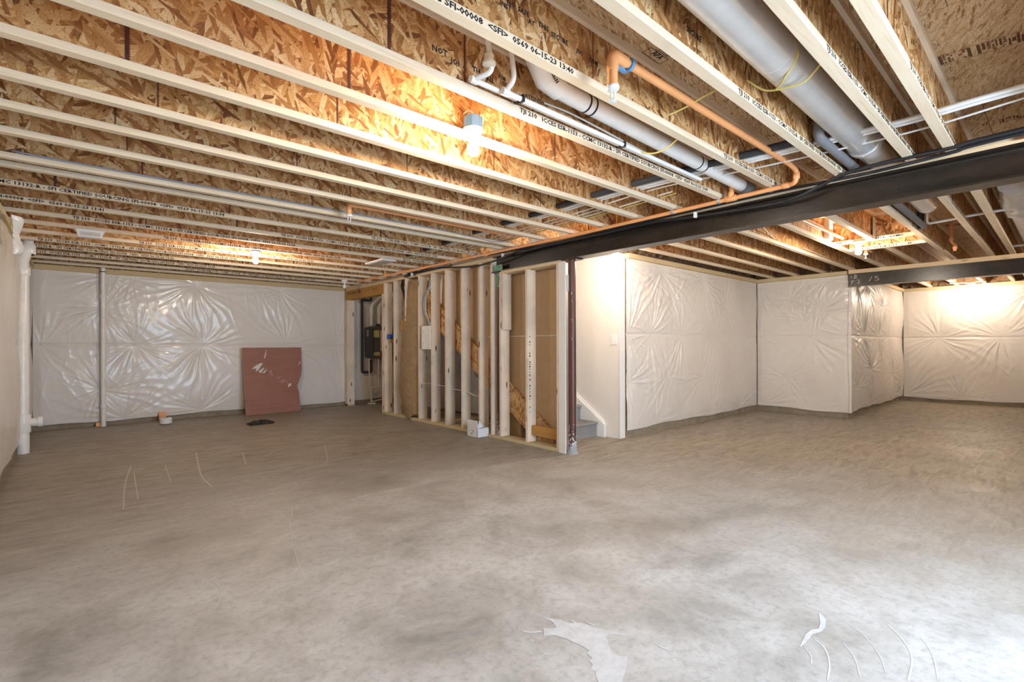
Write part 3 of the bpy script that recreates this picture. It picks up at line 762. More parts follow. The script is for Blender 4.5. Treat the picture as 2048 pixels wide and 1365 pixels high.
o = MB().box(3.983, 3.986, 3.585, 3.625, 1.77, 1.95).build('paper_tag', 'boxw', p1); o['label'] = 'white paper tag'
for q in ([(0, 0), (.03, .015), (.0, .02), (.035, .035), (.01, .04)], [(0, .2), (.03, .215)], [(0, .22), (.02, .24)], [(.0, .42), (.02, .43), (.015, .45), (.005, .44)], [(.01, .49), (.02, .5), (.012, .52), (.0, .51), (.01, .49)]):
    a = q[0][0]
    hand([q], (3.995, 3.545, 1.24), (0, 1, 0), (0, 0, 1), p1, .006)
MB().lathe([(.0455, 1.93), (.0455, 2.115)], (4.035, 4.80, 0), seg=28).build('spray_paint', 'green', p2, smooth=True)
MB().box(3.9545, 3.955, 4.66, 4.85, 2.125, 2.20).build('spray_paint', 'green', b1)

# ------------------------------------------------------------------ middle stud wall
wm = MB().box(3.965, 4.105, 3.66, 7.945, 0, .038).build('wall_middle', 'treated', bevel=.002); tag(wm, kind='structure')
X0, X1 = 3.965, 4.105
def stud(y0, y1, z0, z1, lb=None, x0=X0, x1=X1):
    o = MB().box(x0, x1, y0, y1, z0, z1).build('stud', 'stud', wm, bevel=.002)
    if lb: o['label'] = lb
    return o
stud(9.415, 9.53, 0, 2.09)
MB().box(X0, X1, 9.40, 9.55, 0, .03).build('base_block', 'treated', wm)
stud(7.872, 7.944, .038, 2.09); stud(7.828, 7.870, .038, 2.273)
for a, b in ((7.484, 7.522), (7.097, 7.135), (6.341 - .042, 6.341), (5.911, 5.967), (5.528, 5.566), (5.129, 5.167), (4.875, 4.913)):
    stud(a, b, .038, 2.273)
stud(6.680, 6.718, .038, 2.273)
for a, b in ((4.700, 4.738), (4.218, 4.256), (3.712, 3.750)): stud(a, b, .038, 2.084)
o = stud(4.700 - .038, 4.738 - .042, 1.38, 2.084, 'short knotty scab of stud')
MB().box(X0, X1, 4.86, YB - .1, 2.273, 2.311).build('top_plate', 'study', wm, bevel=.002)
MB().box(X0, X1, 4.86, YB - .1, 2.311, JB).build('top_plate', 'study', wm, bevel=.002)
MB().box(X0, X1, 3.66, 4.74, 2.084, 2.122).build('top_plate', 'study', wm, bevel=.002)
hd = MB().box(X0, X1 - .03, 7.872, 9.53, 2.09, 2.272).build('header', 'lvl', wm, bevel=.002); hd['label'] = 'orange laminated header over the utility opening'
mb = MB(); rs = random.Random(4); o0 = Vector((X0 - .0007, 9.42, 2.19)); x = 0
while x < 1.3:
    wd = rs.uniform(.008, .02)
    if rs.random() < (.85 if x < .6 else .35): bar(mb, o0, Vector((0, -1, 0)), Vector((0, 0, 1)), x, x + wd, rs.uniform(0, .01), rs.uniform(.03, .05))
    x += wd + .008
mb.build('lettering', 'inkb', hd, fix=False)
mb = MB(); rs = random.Random(6); o0 = Vector((X0 + .025, 4.2174, 1.33)); x = 0
while x < .95:
    wd = rs.uniform(.008, .022)
    if rs.random() < .75: bar(mb, o0, Vector((0, 0, -1)), Vector((1, 0, 0)), x, x + wd, rs.uniform(0, .006), rs.uniform(.014, .026))
    x += wd + rs.uniform(.01, .025)
mb.build('lettering', 'inkb', wm, fix=False)
# drywall seen from its brown back, stair side
dw = MB()
dw.prism([(3.66, 0.04), (3.66, 2.30), (6.30, 2.30), (6.34, 1.74), (4.0, .12)], 'X', 4.156, 4.17)
dwo = dw.build('drywall_back', 'kraftwall', wm)
dwf = MB().prism([(3.655, 0.0), (3.655, 2.30), (8.2, 2.30), (8.2, 2.28)], 'X', 4.171, 4.176).build('drywall_face', 'drywall', wm)
MB().box(X0 + .012, 4.176, 3.642, 3.658, 0, 2.10).box(X0 - .004, X0 + .012, 3.615, 3.712, .0, 2.10).build('drywall_return', 'drywall', wm).__setitem__('label', 'white drywall wrapped round the wall end')
# paper tape line
MB().box(4.1535, 4.1545, 3.75, 5.2, 1.295, 1.303).build('string_line', 'cablew', wm)
# stringers, treads
st = empty('staircase', (4.6, 4.05, 0), 'grey carpeted staircase rising behind the stud wall', 'staircase')
sl = .684
def zt(y): return .195 + sl * (y - 3.974)
for xa, nm in ((4.115, 'stringer'), (5.04, 'stringer')):
    MB().prism([(3.93, 0), (3.93, .165), (7.15, zt(7.15)), (7.6, zt(7.15) + .0), (7.15 + .1, zt(7.15) - .34), (4.20, zt(4.20) - .345)], 'X', xa, xa + .034).build('stringer', 'osb_board' if xa < 5 else 'trim', st)
NS = 11
for i in range(NS):
    y = 4.05 + i * .278; z = (i + 1) * .190
    MB().box(4.18, 5.04, y, y + .02, z - .19 + (.001 if i else 0), z - .028).build('riser', 'carpet', st)
    MB().box(4.18, 5.04, y - .028, y + .279, z - .03, z).build('tread', 'carpet', st, bevel=.008)
# stair side wall, return and end
ws = MB().box(5.10, 5.20, 3.73, YB, 0, 2.345).build('wall_stairs', 'drywall'); tag(ws, kind='structure')
MB().box(5.094, 5.206, 3.722, 3.734, 0.004, 2.345).build('corner_bead', 'trim', ws)
def zs(y): return .56 + .70 * (y - 4.50)
sk = MB().prism([(3.955, 0.003), (4.055, .003), (4.055, .14), (4.20, .30), (6.8, 2.05), (6.8, 2.17), (3.985, zs(3.985) + .02), (3.955, .17)], 'X', 5.080, 5.10).build('skirt_board', 'trim', ws, bevel=.002)
MB().prism([(3.955, .17), (3.985, zs(3.985) + .02), (6.8, 2.17), (6.8, 2.145), (3.99, zs(3.99) - .01), (3.98, .16)], 'X', 5.070, 5.080).build('cap_moulding', 'trim', ws)
sw = empty('light_switch', (5.097, 3.82, 1.255), 'white double light switch plate on the stair wall', 'light switch')
MB().box(5.093, 5.0999, 3.765, 3.875, 1.19, 1.32).build('plate', 'white', sw, bevel=.002)
for y in (3.797, 3.843): MB().box(5.090, 5.0935, y - .016, y + .016, 1.222, 1.288).build('rocker', 'trim', sw, bevel=.001)
blanket('vapor_sheet', (5.03, YB - .1, 0), (0, -1, 0), (-1, 0, 0), 4.6, .02, 1.9, 1.1, [(.6, 1.2, 1.5), (1.9, 1.1, 2.), (2.6, .8, 2.), (3.4, 1.0, 1.6), (4.2, .4, 1.5)], ws, step=.04, seed=77, mat='film2')

# block and offcuts at the foot of the stair
o = MB().box(4.02, 4.055, 3.755, 4.20, .118, .235).build('blocking', 'lvl', wm); o['label'] = 'orange-brown blocking board at the wall foot'

# ------------------------------------------------------------------ things in the stud bays
mc = empty('media_enclosure', (3.99, 6.47, 1.13), 'white slotted wiring enclosure mounted between two studs', 'wiring box')
MB().box(3.957, 4.06, 6.345, 6.60, 1.13, 1.485).build('housing', 'white', mc, bevel=.003)
mb = MB()
for i in range(11):
    for j in range(3):
        mb.box(3.9555, 3.957, 6.37 + j * .035, 6.376 + j * .035, 1.16 + i * .029, 1.168 + i * .029)
mb.box(3.955, 3.957, 6.54, 6.546, 1.20, 1.23); mb.box(3.955, 3.957, 6.54, 6.546, 1.39, 1.42)
tag(mb.build('slot_holes', 'greyfoam', mc), kind='stuff')
for i, (m_, dy, lb) in enumerate((('cablew', -.012, 'white cable dropping into the wiring enclosure, left of the bundle'), ('cableb', 0, 'blue cable curving down into the wiring enclosure'), ('cableb', .012, 'second blue cable hugging the first above the enclosure'), ('cablew', .024, 'white cable right of the blue ones above the enclosure'), ('black', .034, 'thin black cable behind the blue ones above the enclosure'))):
    C = curve([(4.03, 6.37 + dy, 2.27), (4.02, 6.45 + dy, 2.10), (4.00, 6.55 + dy * 1.2, 1.90), (4.00, 6.55 + dy, 1.72), (4.01, 6.47 + dy * .8, 1.56), (4.01, 6.44 + dy, 1.484)], 8)
    tag(MB().tube(C, .006 if m_ != 'black' else .004, 8).build('cable', m_, smooth=True), lb, 'cable', 'cables above the wiring enclosure')
bb = empty('junction_box', (4.03, 7.73, 1.33), 'blue plastic electrical box nailed to a stud', 'electrical box')
MB().box(3.99, 4.07, 7.70, 7.80, 1.30, 1.385).build('housing', 'bluecap', bb, bevel=.006)
MB().box(4.0, 4.06, 7.69, 7.71, 1.24, 1.30).build('bracket', 'lvl', bb)
# kraft batt
mb = MB(); N, Mz = 14, 60
rs = random.Random(5)
for j in range(Mz + 1):
    t = j / Mz; z = .05 + t * 2.18
    ya = 7.09 + .03 * math.sin(6 * t); wid = .36
    yl = 7.09 - .36 * 0 + .36 * (.55 + .45 * (1 - min(1, max(0, (t - .15) / .85)) ** 1.0) - (.25 if t > .8 else 0) * ((t - .8) / .2))
    if t < .2: yl = 7.09 + .36 * (.55 + 2.2 * t)
    for i in range(N + 1):
        s_ = i / N; y = 6.725 + (yl - 6.725) * s_
        x = 4.06 - .10 * math.sin(PI * s_) ** .6 - .05 * math.sin(PI * s_) * (1 - abs(2 * t - .45)) + rs.uniform(-.005, .005)
        mb.v.append((x, y, z + (.04 * math.sin(9 * s_) if j == 0 else 0)))
for j in range(Mz):
    for i in range(N):
        a = j * (N + 1) + i; mb.f.append((a, a + 1, a + N + 2, a + N + 1))
bt = mb.build('insulation_batt', 'kraft', smooth='all'); tag(bt, 'bulging brown kraft-paper insulation batt between two studs', 'insulation')
for i, (yy_, zz_, b_) in enumerate(((6.86, 1.62, 'o'), (6.88, 1.38, 'o'), (6.95, .95, 'o'), (6.90, .60, 'o'))):
    pass
# black hose bundle in the bay left of the batt
C = curve([(3.93, 6.95, 2.33), (3.99, 7.20, 2.29), (4.02, 7.33, 2.18), (4.03, 7.27, 2.02), (4.03, 7.24, 1.80), (4.03, 7.24, 1.45), (4.03, 7.25, 1.30)], 8)
tag(MB().tube(C, .016, 10).build('hose', 'black', smooth=True), 'black hose dropping down the stud bay beside the kraft batt', 'hose')
C2 = [p + Vector((.01, -.035, -.02)) for p in C]
tag(MB().tube(C2, .013, 10).build('hose', 'black', smooth=True), 'thinner black hose running close beside the thicker one in the bay', 'hose')
tag(MB().box(4.00, 4.06, 7.17, 7.34, 1.44, 1.62).build('wood_block', 'lvl', bevel=.003), 'orange-brown wood block holding the hoses in the stud bay', 'block')
C = curve([(4.03, 6.70, .72 - .12), (4.04, 6.5, .60), (4.03, 6.32, .59), (4.04, 6.1, .585), (4.03, 5.93, .56), (4.05, 5.75, .55), (4.03, 5.53, .545), (4.04, 5.35, .50), (4.05, 5.17, .49)], 6)
tag(MB().tube(C, .005, 7).build('cable', 'cablew', smooth=True), 'thin white cable threaded through the studs near the floor', 'cable')

# ------------------------------------------------------------------ utility room
wh = empty('water_heater', (4.62, 9.38, .9), 'dark grey tankless water heater with yellow stickers on the back wall', 'water heater')
xa = 4.42
MB().box(xa, xa + .45, 9.30, 9.53, .93, 1.58).build('casing', 'heater', wh, bevel=.008)
MB().box(xa - .045, xa + .002, 9.22, 9.53, .95, 1.56).build('side_bracket', 'heaterd', wh, bevel=.008)
MB().box(xa + .03, xa + .17, 9.297, 9.30, 1.36, 1.50).build('sticker', 'sticky', wh)['label'] = 'yellow sticker'
MB().box(xa + .02, xa + .18, 9.297, 9.30, .985, 1.06).build('sticker', 'sticky', wh)['label'] = 'yellow sticker'
MB().box(xa + .19, xa + .40, 9.297, 9.30, 1.08, 1.50).build('sticker', 'stickw', wh)['label'] = 'beige instruction sheet'
MB().box(xa + .20, xa + .34, 9.295, 9.30, .97, 1.07).build('control_panel', 'red', wh)
MB().box(xa + .225, xa + .255, 9.292, 9.295, 1.03, 1.055).build('indicator', 'led', wh)
for i in range(6): MB().box(xa - .047, xa - .044, 9.34, 9.42, 1.38 + i * .022, 1.394 + i * .022).build('vent_slot', 'stickw', wh)
MB().lathe([(.05, 1.58), (.05, 1.61), (.035, 1.64)], (xa + .20, 9.42, 0)).build('vent_collar', 'dark', wh, smooth=True)
for i, (dx, x2, lb) in enumerate(((.05, -.02, 'white vent pipe rising from the heater, left one'), (.22, .25, 'white vent pipe rising from the heater with an elbow, right one'))):
    r = empty('vent_pipe', (xa + dx, 9.42, 1.62), lb, 'pipe', 'white vent pipes above the water heater')
    MB().tube(elbow([(xa + dx, 9.42, 1.60), (xa + dx, 9.42, 2.02), (xa + dx + .18, 9.42, 2.2), (xa + dx + .5, 9.42, 2.3)], .06), .032, 14).build('pipe', 'pvc2', r, smooth=True)
    MB().lathe([(.042, 1.83), (.042, 1.99)], (xa + dx, 9.42, 0)).build('coupling', 'pvc2', r, smooth=True)
r = tag(MB().tube(elbow([(4.48, 9.45, 2.34), (4.48, 9.45, 2.12), (4.285, 9.45, 2.12), (4.285, 9.45, .65), (4.48, 9.45, .65), (4.48, 9.45, .90)], .03), .026, 10).build('insulated_pipe', 'foam', smooth=True), 'black foam-wrapped pipe looping round the water heater', 'pipe')
for pts, m_, lb, rr in (([(4.415, 9.4, .93), (4.415, 9.4, .15), (4.45, 9.4, .1)], 'cream', 'cream pipe running straight down left of the heater outlets', .012),
    ([(4.60, 9.36, .93), (4.60, 9.36, .36), (4.44, 9.36, .33), (4.44, 9.36, .04)], 'cream', 'cream drain pipe with a jog below the water heater', .016),
    ([(4.53, 9.36, .93), (4.53, 9.36, .62)], 'copper', 'short copper stub below the water heater', .014),
    ([(4.44, 9.34, .05), (4.7, 9.34, .09), (4.95, 9.34, .10)], 'cream', 'cream pipe lying along the floor under the heater', .012)):
    tag(MB().tube(elbow(pts, .02), rr, 10).build('water_pipe', m_, smooth=True), lb, 'pipe')
tag(MB().box(4.37, 4.51, 9.28, 9.40, 0, .03).build('drain_pad', 'boxw', bevel=.006), 'small white pad on the floor below the heater pipes', 'pad')

# ------------------------------------------------------------------ plumbing pipes
def fit(p, ax, r_, L, mat, par, name='coupling'):
    c = Vector(p); o = {'X': (L / 2, 0, 0), 'Y': (0, L / 2, 0), 'Z': (0, 0, L / 2)}[ax]; c = c - Vector(o)
    return MB().lathe([(r_, 0), (r_ + .002, .004), (r_ + .002, L - .004), (r_, L)], c, ax, 20).build(name, mat, par, smooth=True)
sp = empty('waste_stack', (-.475, 7.66, 0), 'thick white waste pipe standing in the left back corner', 'pipe')
xs, ys = -.478, 7.665
MB().tube([(xs, ys, 0), (xs, ys, 2.05), (xs - .0, ys + .02, 2.14), (xs + .035, ys + .07, 2.30), (xs + .035, ys + .07, 2.62)], .053, 22).build('pipe', 'pvc2', sp, smooth=True)
fit((xs, ys, .33), 'Z', .064, .20, 'pvc2', sp, 'cleanout_tee'); fit((xs, ys, 2.02), 'Z', .063, .09, 'pvc2', sp)
fit((xs + .035, ys + .07, 2.28), 'Z', .068, .10, 'pvc2', sp)
MB().lathe([(.045, 0), (.045, .09), (.058, .09), (.058, .13)], (xs + .03, ys, .34), 'X', 18).build('cleanout_plug', 'pvc2', sp, smooth=True)
MB().lathe([(.0555, 0), (.0555, .010)], (xs + .035, ys + .07, 2.215), 'Z', 20).build('rubber_band', 'black', sp, smooth=True)
vp = empty('vent_riser', (.257, 9.47, 0), 'thin white vertical pipe against the back wall', 'pipe')
MB().tube([(.257, 9.47, 0), (.257, 9.47, 2.64)], .030, 16).build('pipe', 'pvc', vp, smooth=True)
for z in (.30, 1.93): fit((.257, 9.47, z), 'Z', .037, .055, 'pvc', vp)
MB().lathe([(.0345, 0), (.0345, .012)], (.257, 9.47, 2.29), 'Z', 18).build('rubber_band', 'black', vp, smooth=True)
fit((.257, 9.47, 2.42), 'Z', .036, .10, 'pvc', vp)
tag(MB().box(.17, .235, 9.50, 9.56, 0, .055).build('spacer', 'orange'), 'small orange plastic spacer behind the thin vertical pipe foot', 'spacer')
# large white drain in the joist bay
dp = empty('drain_pipe', (2.8, 1.68, 2.45), 'fat white drain pipe slung under the floor between two joists', 'pipe')
MB().tube(elbow([(1.60, 1.60, 2.66), (1.62, 1.66, 2.56), (1.72, 1.68, 2.475), (1.85, 1.68, 2.462), (4.03, 1.68, 2.425)], .05), .046, 22).build('pipe', 'pvc2', dp, smooth=True)
MB().tube([(1.595, 1.60, 2.64), (1.62, 1.66, 2.545), (1.70, 1.68, 2.48), (1.80, 1.68, 2.464)], .054, 22).build('elbow', 'pvc2', dp, smooth=True)
for x in (1.995, 2.045, 3.18, 3.26): MB().lathe([(.0475, 0), (.0475, .012)], (x, 1.68, 2.4625 - (x - 1.85) * .0170), 'X', 22).build('printed_band', 'ink', dp, smooth=True)
MB().lathe([(.050, 0), (.050, .16)], (3.87, 1.68, 2.427), 'X', 22).build('coupling', 'greyfoam', dp, smooth=True)['label'] = 'grey rubber end coupling'
mb = MB()
for k in range(9): bar(mb, Vector((1.66, 1.625, 2.50)), Vector((.75, 0, -.66)), Vector((.5, -.6, .6)), k * .010, k * .010 + .006, 0, .016 if k % 3 else .010)
mb.build('lettering', 'ink', dp, fix=False)
# white supply pipes with pex runs
wp = []
for i, (x0_, zt_, ya, lb) in enumerate(((1.424, 2.64, 1.775, 'white supply pipe dropping then running along the joist, farther left one'), (1.575, 2.64, 1.735, 'white supply pipe dropping then running along the joist, nearer right one'))):
    r = empty('supply_pipe', (x0_, ya, JB), lb, 'pipe', 'white supply pipes along the joist')
    xk = 1.336 if i == 0 else 1.50
    MB().tube(elbow([PY(966 if i == 0 else 1018, 20 if i == 0 else 60, 1.69), PY(985 if i == 0 else 1029, 143 if i == 0 else 160, 1.69), (xk, 1.745 + .03 * (1 - i), 2.375 + .01 * (1 - i)), (3.36, 1.745 + .03 * (1 - i), 2.375 + .01 * (1 - i))], .03), .0125, 14).build('pipe', 'pvc2', r, smooth=True)
    if i == 0: MB().lathe([(.016, 0), (.030, .006), (.030, .018), (.020, .022), (.022, .05), (.016, .056)], (PY(978, 133, 1.69)[0], 1.69, PY(978, 133, 1.69)[2]), 'Z', 18).build('union_nut', 'cream', r, smooth=True)
    for x in (1.60, 2.42): MB().box(x, x + .012, 1.727 + .03 * (1 - i), 1.765 + .03 * (1 - i), 2.358 + .01 * (1 - i), 2.392 + .01 * (1 - i)).build('clip', 'black', r)
    fit((xk + .005, 1.745 + .03 * (1 - i), 2.375 + .01 * (1 - i)), 'X', .0155, .04, 'pvc2', r, 'elbow_fitting')

def run_y(pts, rad, m_, lb, name='pipe', cat='pipe', group=None, sm=6):
    return tag(MB().tube(curve(pts, sm) if len(pts) > 2 else pts, rad, 12).build(name, m_, smooth=True), lb, cat, group)
base = [(3.40, YF + .1), (3.41, .13), (3.43, .60), (3.36, 1.4), (3.30, 2.1), (3.28, 2.7), (3.32, 3.4), (3.33, 4.3), (3.42, 5.4), (3.46, 6.3), (3.53, 7.6), (3.60, 9.2)]
G = 'pipes and cables crossing the joists'
run_y([(x + .0, y, 2.425) for x, y in base], .0125, 'pvc2', 'white water pipe crossing all the joists, nearer the black foam one', 'water_pipe', 'pipe', G)
run_y([(x + .050, y, 2.425) for x, y in base], .0125, 'pvc2', 'white water pipe crossing all the joists, second from the black foam one', 'water_pipe', 'pipe', G)
run_y([(3.305, 1.10, 2.43)] + [(x - .07, y, 2.435) for x, y in base[3:-1]], .024, 'foam', 'black foam-wrapped pipe crossing the joists in short visible lengths', 'insulated_pipe')
for dx, m_, y0_, lb in ((.14, 'cablew', -.9, 'white cable crossing the joists beside the two water pipes'), (.30, 'cablew', 1.6, 'white cable crossing the joists midway to the steel beam'), (.36, 'yellow', 1.9, 'yellow cable crossing the joists midway to the steel beam'), (.22, 'cablew', 2.2, 'third white cable crossing the joists behind the water pipes')):
    run_y([(x + dx + .02 * math.sin(5 * y), y, 2.41 + .012 * math.sin(7 * y)) for x, y in base if y > y0_], .006, m_, lb, 'cable', 'cable', G)
# black foam pipe in the duct bay
tag(MB().tube(elbow([(3.28, .97, 2.62), (3.28, .97, 2.41), (3.9, .965, 2.40), (6.45, .96, 2.385)], .04), .028, 14).build('insulated_pipe', 'greyfoam', smooth=True), 'grey foam-wrapped pipe running over the steel beam beside the duct', 'pipe')
tag(MB().tube([(6.46, .99, 2.37), (6.46, .99, 2.60)], .030, 12).build('pipe_sleeve', 'dark', smooth=True), 'short black vertical pipe sleeve under the subfloor', 'pipe')
# round duct
du = empty('round_duct', (4, .86, 2.46), 'long shiny round metal duct running between two joists', 'duct')
MB().lathe([(.088, 0), (.088, 2.75)], (1.0, .855, 2.475), 'X', 36).build('duct_section', 'galv', du, smooth=True)
MB().lathe([(.088, 0), (.096, .012), (.092, .03), (.097, .045), (.088, .06), (.080, .10), (.080, .22)], (3.73, .855, 2.475), 'X', 36).build('crimped_collar', 'galv', du, smooth=True)
MB().lathe([(.078, 0), (.078, 1.95)], (3.93, .855, 2.475), 'X', 36).build('duct_section', 'galv', du, smooth=True)
MB().tube(elbow([(5.80, .855, 2.475), (5.93, .855, 2.475), (5.95, .855, 2.64)], .06), .080, 28).build('duct_elbow', 'galv', du, smooth=True)
MB().lathe([(.0895, 0), (.0895, .008)], (2.30, .855, 2.475), 'X', 36).build('seam_band', 'galv', du, smooth=True)
# far right insulated duct
fd = empty('duct_boot', (6.2, .30, 2.5), 'foil-wrapped duct hanging at the right end of the ceiling', 'duct')
mb = MB(); rs = random.Random(3)
mb.tube([(6.5, .29, 2.44), (7.3, .28, 2.44), (9.0, .27, 2.44)], .075, 18)
mb.build('duct_section', 'galv', fd, smooth=True)
mb = MB(); mb.tube(curve([(5.75, .28, 2.50), (6.1, .29, 2.46), (6.5, .29, 2.45)], 5), .10, 14)
mb.v = [(x + rs.uniform(-.01, .01), y + rs.uniform(-.012, .012), z + rs.uniform(-.012, .012)) for x, y, z in mb.v]; mb.build('foil_wrap', 'galv', fd, smooth=True)
# white thin line in right room
tag(MB().tube(elbow([(6.40, .93, 2.62), (6.40, .93, 2.395), (6.30, .60, 2.395), (6.1, -.6, 2.40), (6.1, -1.7, 2.40)], .03), .012, 10).build('water_pipe', 'pvc2', smooth=True), 'white thin pipe dropping then crossing the right room joists', 'pipe')
tag(MB().tube([(8.7, .45, 2.40), (8.6, -1.6, 2.40)], .014, 10).build('water_pipe', 'pvc2', smooth=True), 'white pipe near the far beam at the right edge', 'pipe')

# ------------------------------------------------------------------ sprinkler system
def head(x, y, z, par):
    """pendent head with white plastic guard, hanging from z"""
    MB().lathe([(.021, 0), (.021, -.055), (.024, -.057), (.024, -.066)], (x, y, z), 'Z', 18).build('adapter', 'orange', par, smooth=True)
    MB().lathe([(.012, -.066), (.027, -.068), (.029, -.076), (.024, -.086), (.012, -.088)], (x, y, z), 'Z', 18).build('guard_ring', 'white', par, smooth=True)
    mb = MB()
    mb.box(x - .014, x - .009, y - .003, y + .003, z - .125, z - .086).box(x + .009, x + .014, y - .003, y + .003, z - .125, z - .086)
    mb.lathe([(.004, -.125), (.015, -.128), (.018, -.133), (.004, -.136)], (x, y, z), 'Z', 12)
    mb.build('sprinkler_head', 'white', par, smooth=True)
def strap(x, y, z, par, rad=.02):
    MB().lathe([(rad, 0), (rad, .022)], (x, y - .011, z), 'Y', 18).build('strap', 'zinc', par, smooth=True)
    MB().box(x - .008, x + .008, y - .010, y + .010, z + rad - .004, JB + .001).build('strap_tab', 'zinc', par)
mp = empty('sprinkler_main', (3.8, 4, 2.325), 'long orange sprinkler pipe slung beneath the joists along the steel beam', 'pipe')
MB().tube(elbow([(3.70, 8.32, 2.327), (3.79, 5.9, 2.327), (3.845, 3.27, 2.327), (3.82, 1.73, 2.325), (3.80, 1.30, 2.322), (3.76, 1.25, 2.322), (3.76, 1.25, 2.405), (3.55, 1.25, 2.42)], .035, 6), .0165, 16).build('pipe', 'orange', mp, smooth=True)
for a in ((3.80, 1.33, 2.324), (3.762, 1.25, 2.365)): fit(a, 'Y' if a[1] > 1.3 else 'Z', .020, .045, 'orange', mp, 'elbow_fitting')
for x, y in ((3.82, 1.735), (3.815, 4.83), (3.735, 7.35)):
    fit((x, y, 2.326), 'Y', .0215, .085, 'orange', mp, 'tee_fitting'); fit((x, y, 2.355), 'Z', .0205, .05, 'orange', mp, 'tee_outlet')
    MB().tube([(x, y, 2.33), (x, y, 2.42)], .0165, 14).build('riser', 'orange', mp, smooth=True)
for y in (1.44, 1.83, 2.24, 4.93, 5.53, 6.98, 7.47): strap(3.82 if y < 4 else 3.845 - (y - 3.3) * .028, y, 2.326, mp)
br = empty('sprinkler_branch', (2.6, 1.25, 2.42), 'thick orange sprinkler branch in the joist bay with a white head', 'pipe')
MB().tube(elbow([(3.60, 1.25, 2.418), (1.70, 1.275, 2.418), (1.70, 1.275, 2.33)], .03, 6), .0185, 18).build('pipe', 'orange', br, smooth=True)
MB().tube(elbow([(1.79, 1.274, 2.418), (1.70, 1.275, 2.418), (1.70, 1.275, 2.35)], .03, 6), .0245, 18).build('elbow_fitting', 'orange', br, smooth=True)
MB().lathe([(.0275, 0), (.0275, .018)], (1.81, 1.274, 2.418), 'X', 20).build('hanger_ring', 'bluebox', br, smooth=True)
MB().box(1.735, 1.815, 1.285, 1.30, 2.385, 2.40).build('hanger_tab', 'bluebox', br)
head(1.70, 1.275, 2.35, br)
b2_ = empty('sprinkler_branch', (2.6, 4.08, 2.40), 'orange sprinkler branch with a head between the distant joists', 'pipe')
MB().tube(elbow([(3.815, 4.83, 2.41), (3.80, 4.79, 2.412), (3.72, 4.12, 2.412), (3.6, 4.10, 2.41), (1.745, 4.10, 2.405), (1.745, 4.10, 2.36)], .03, 6), .0165, 14).build('pipe', 'orange', b2_, smooth=True)
MB().tube(elbow([(1.82, 4.10, 2.405), (1.745, 4.10, 2.405), (1.745, 4.10, 2.37)], .03, 5), .022, 14).build('elbow_fitting', 'orange', b2_, smooth=True)
head(1.745, 4.10, 2.385, b2_)
b3_ = empty('sprinkler_branch', (4.5, 1.735, 2.42), 'orange sprinkler pipe passing over the steel beam into the right room', 'pipe')
MB().tube([(3.82, 1.735, 2.415), (7.9, 1.72, 2.42)], .0165, 14).build('pipe', 'orange', b3_, smooth=True)
head(7.45, 1.68, 2.40, b3_)
b4_ = empty('sprinkler_drop', (7.9, .93, 2.5), 'orange sprinkler drop hanging from the subfloor in the right room', 'pipe')
MB().tube(elbow([(7.88, .92, 2.64), (7.88, .92, 2.42), (8.0, .90, 2.40), (8.0, .90, 2.32)], .02), .0165, 14).build('pipe', 'orange', b4_, smooth=True)
fit((7.88, .92, 2.45), 'Z', .022, .04, 'orange', b4_); fit((8.0, .90, 2.37), 'Z', .022, .05, 'orange', b4_)
tag(MB().tube([(4.15, 1.80, 2.47), (6.15, 1.795, 2.47)], .028, 14).build('white_sleeve_pipe', 'pvc2', smooth=True), 'short white pipe beside the joist left of the bright bulb in the right room', 'pipe')

# ------------------------------------------------------------------ lamps
def lamp(x, y, ztop, label, lit=True, boxm='bluebox', side=None, mount=None):
    """junction box, white keyless holder and bulb; ztop is the top of the holder"""
    r = empty('bulb_fixture', (x, y, ztop), label, 'lamp', 'bare bulb fixtures on the ceiling')
    if boxm:
        MB().lathe([(.050, 0), (.052, .004), (.052, .060), (.048, .064)], (x, y, ztop), 'Z', 8).build('junction_box', boxm, r, bevel=.001)
    if mount: MB().box(x - .045, x + .045, mount[0], mount[1], ztop, ztop + .019).build('mounting_board', 'stud', r)
    MB().lathe([(.030, -.052), (.034, -.040), (.046, -.022), (.056, -.012), (.057, -.003), (.050, 0)], (x, y, ztop), 'Z', 28).build('lamp_holder', 'white', r, smooth=True)
    zb = ztop - .050
    prof = [(.014, .0), (.016, -.012), (.022, -.030), (.030, -.048), (.0325, -.064), (.030, -.080), (.022, -.092), (.010, -.099), (.001, -.101)]
    MB().lathe(prof, (x, y, zb), 'Z', 20).build('bulb', 'bulb' if lit else 'bulb_off', r, smooth='all')
    return r
l1 = lamp(1.622, 2.155, 2.372, 'lit bare bulb with blue box, nearest one on the left')
tag(MB().tube(curve([(1.66, 2.19, 2.42), (1.68, 2.21, 2.47), (1.64, 2.215, 2.50), (1.60, 2.215, 2.47)], 6), .004, 7).build('cable', 'cablew', smooth=True), 'short white cable curling above the nearest lit bulb', 'cable')
lamp(1.60, 6.52, 2.335, 'lit bare bulb with blue box near the back wall')
lamp(6.60, 1.555, 2.346, 'lit bare bulb below the boxed opening in the right room', boxm=None)
lamp(12.43, 1.17, 2.330, 'lit bare bulb in front of the farthest wrapped wall', boxm=None, mount=(1.0, 1.47))
lamp(3.50, 8.42, 2.345, 'unlit white bulb near the corner of the stud wall', lit=False, boxm=None)
lamp(4.58, 3.40, 2.346, 'lit bare bulb hidden behind the steel beam before the white stair wall', boxm=None, mount=(3.02, 3.46))
# unseen fill bulbs, added out of frame to raise the ambient light
lamp(2.6, -1.15, 2.346, 'added fill bulb behind the camera near the glass door', boxm=None)
lamp(7.6, -1.15, 2.346, 'added fill bulb in the right room beyond the frame', boxm=None)

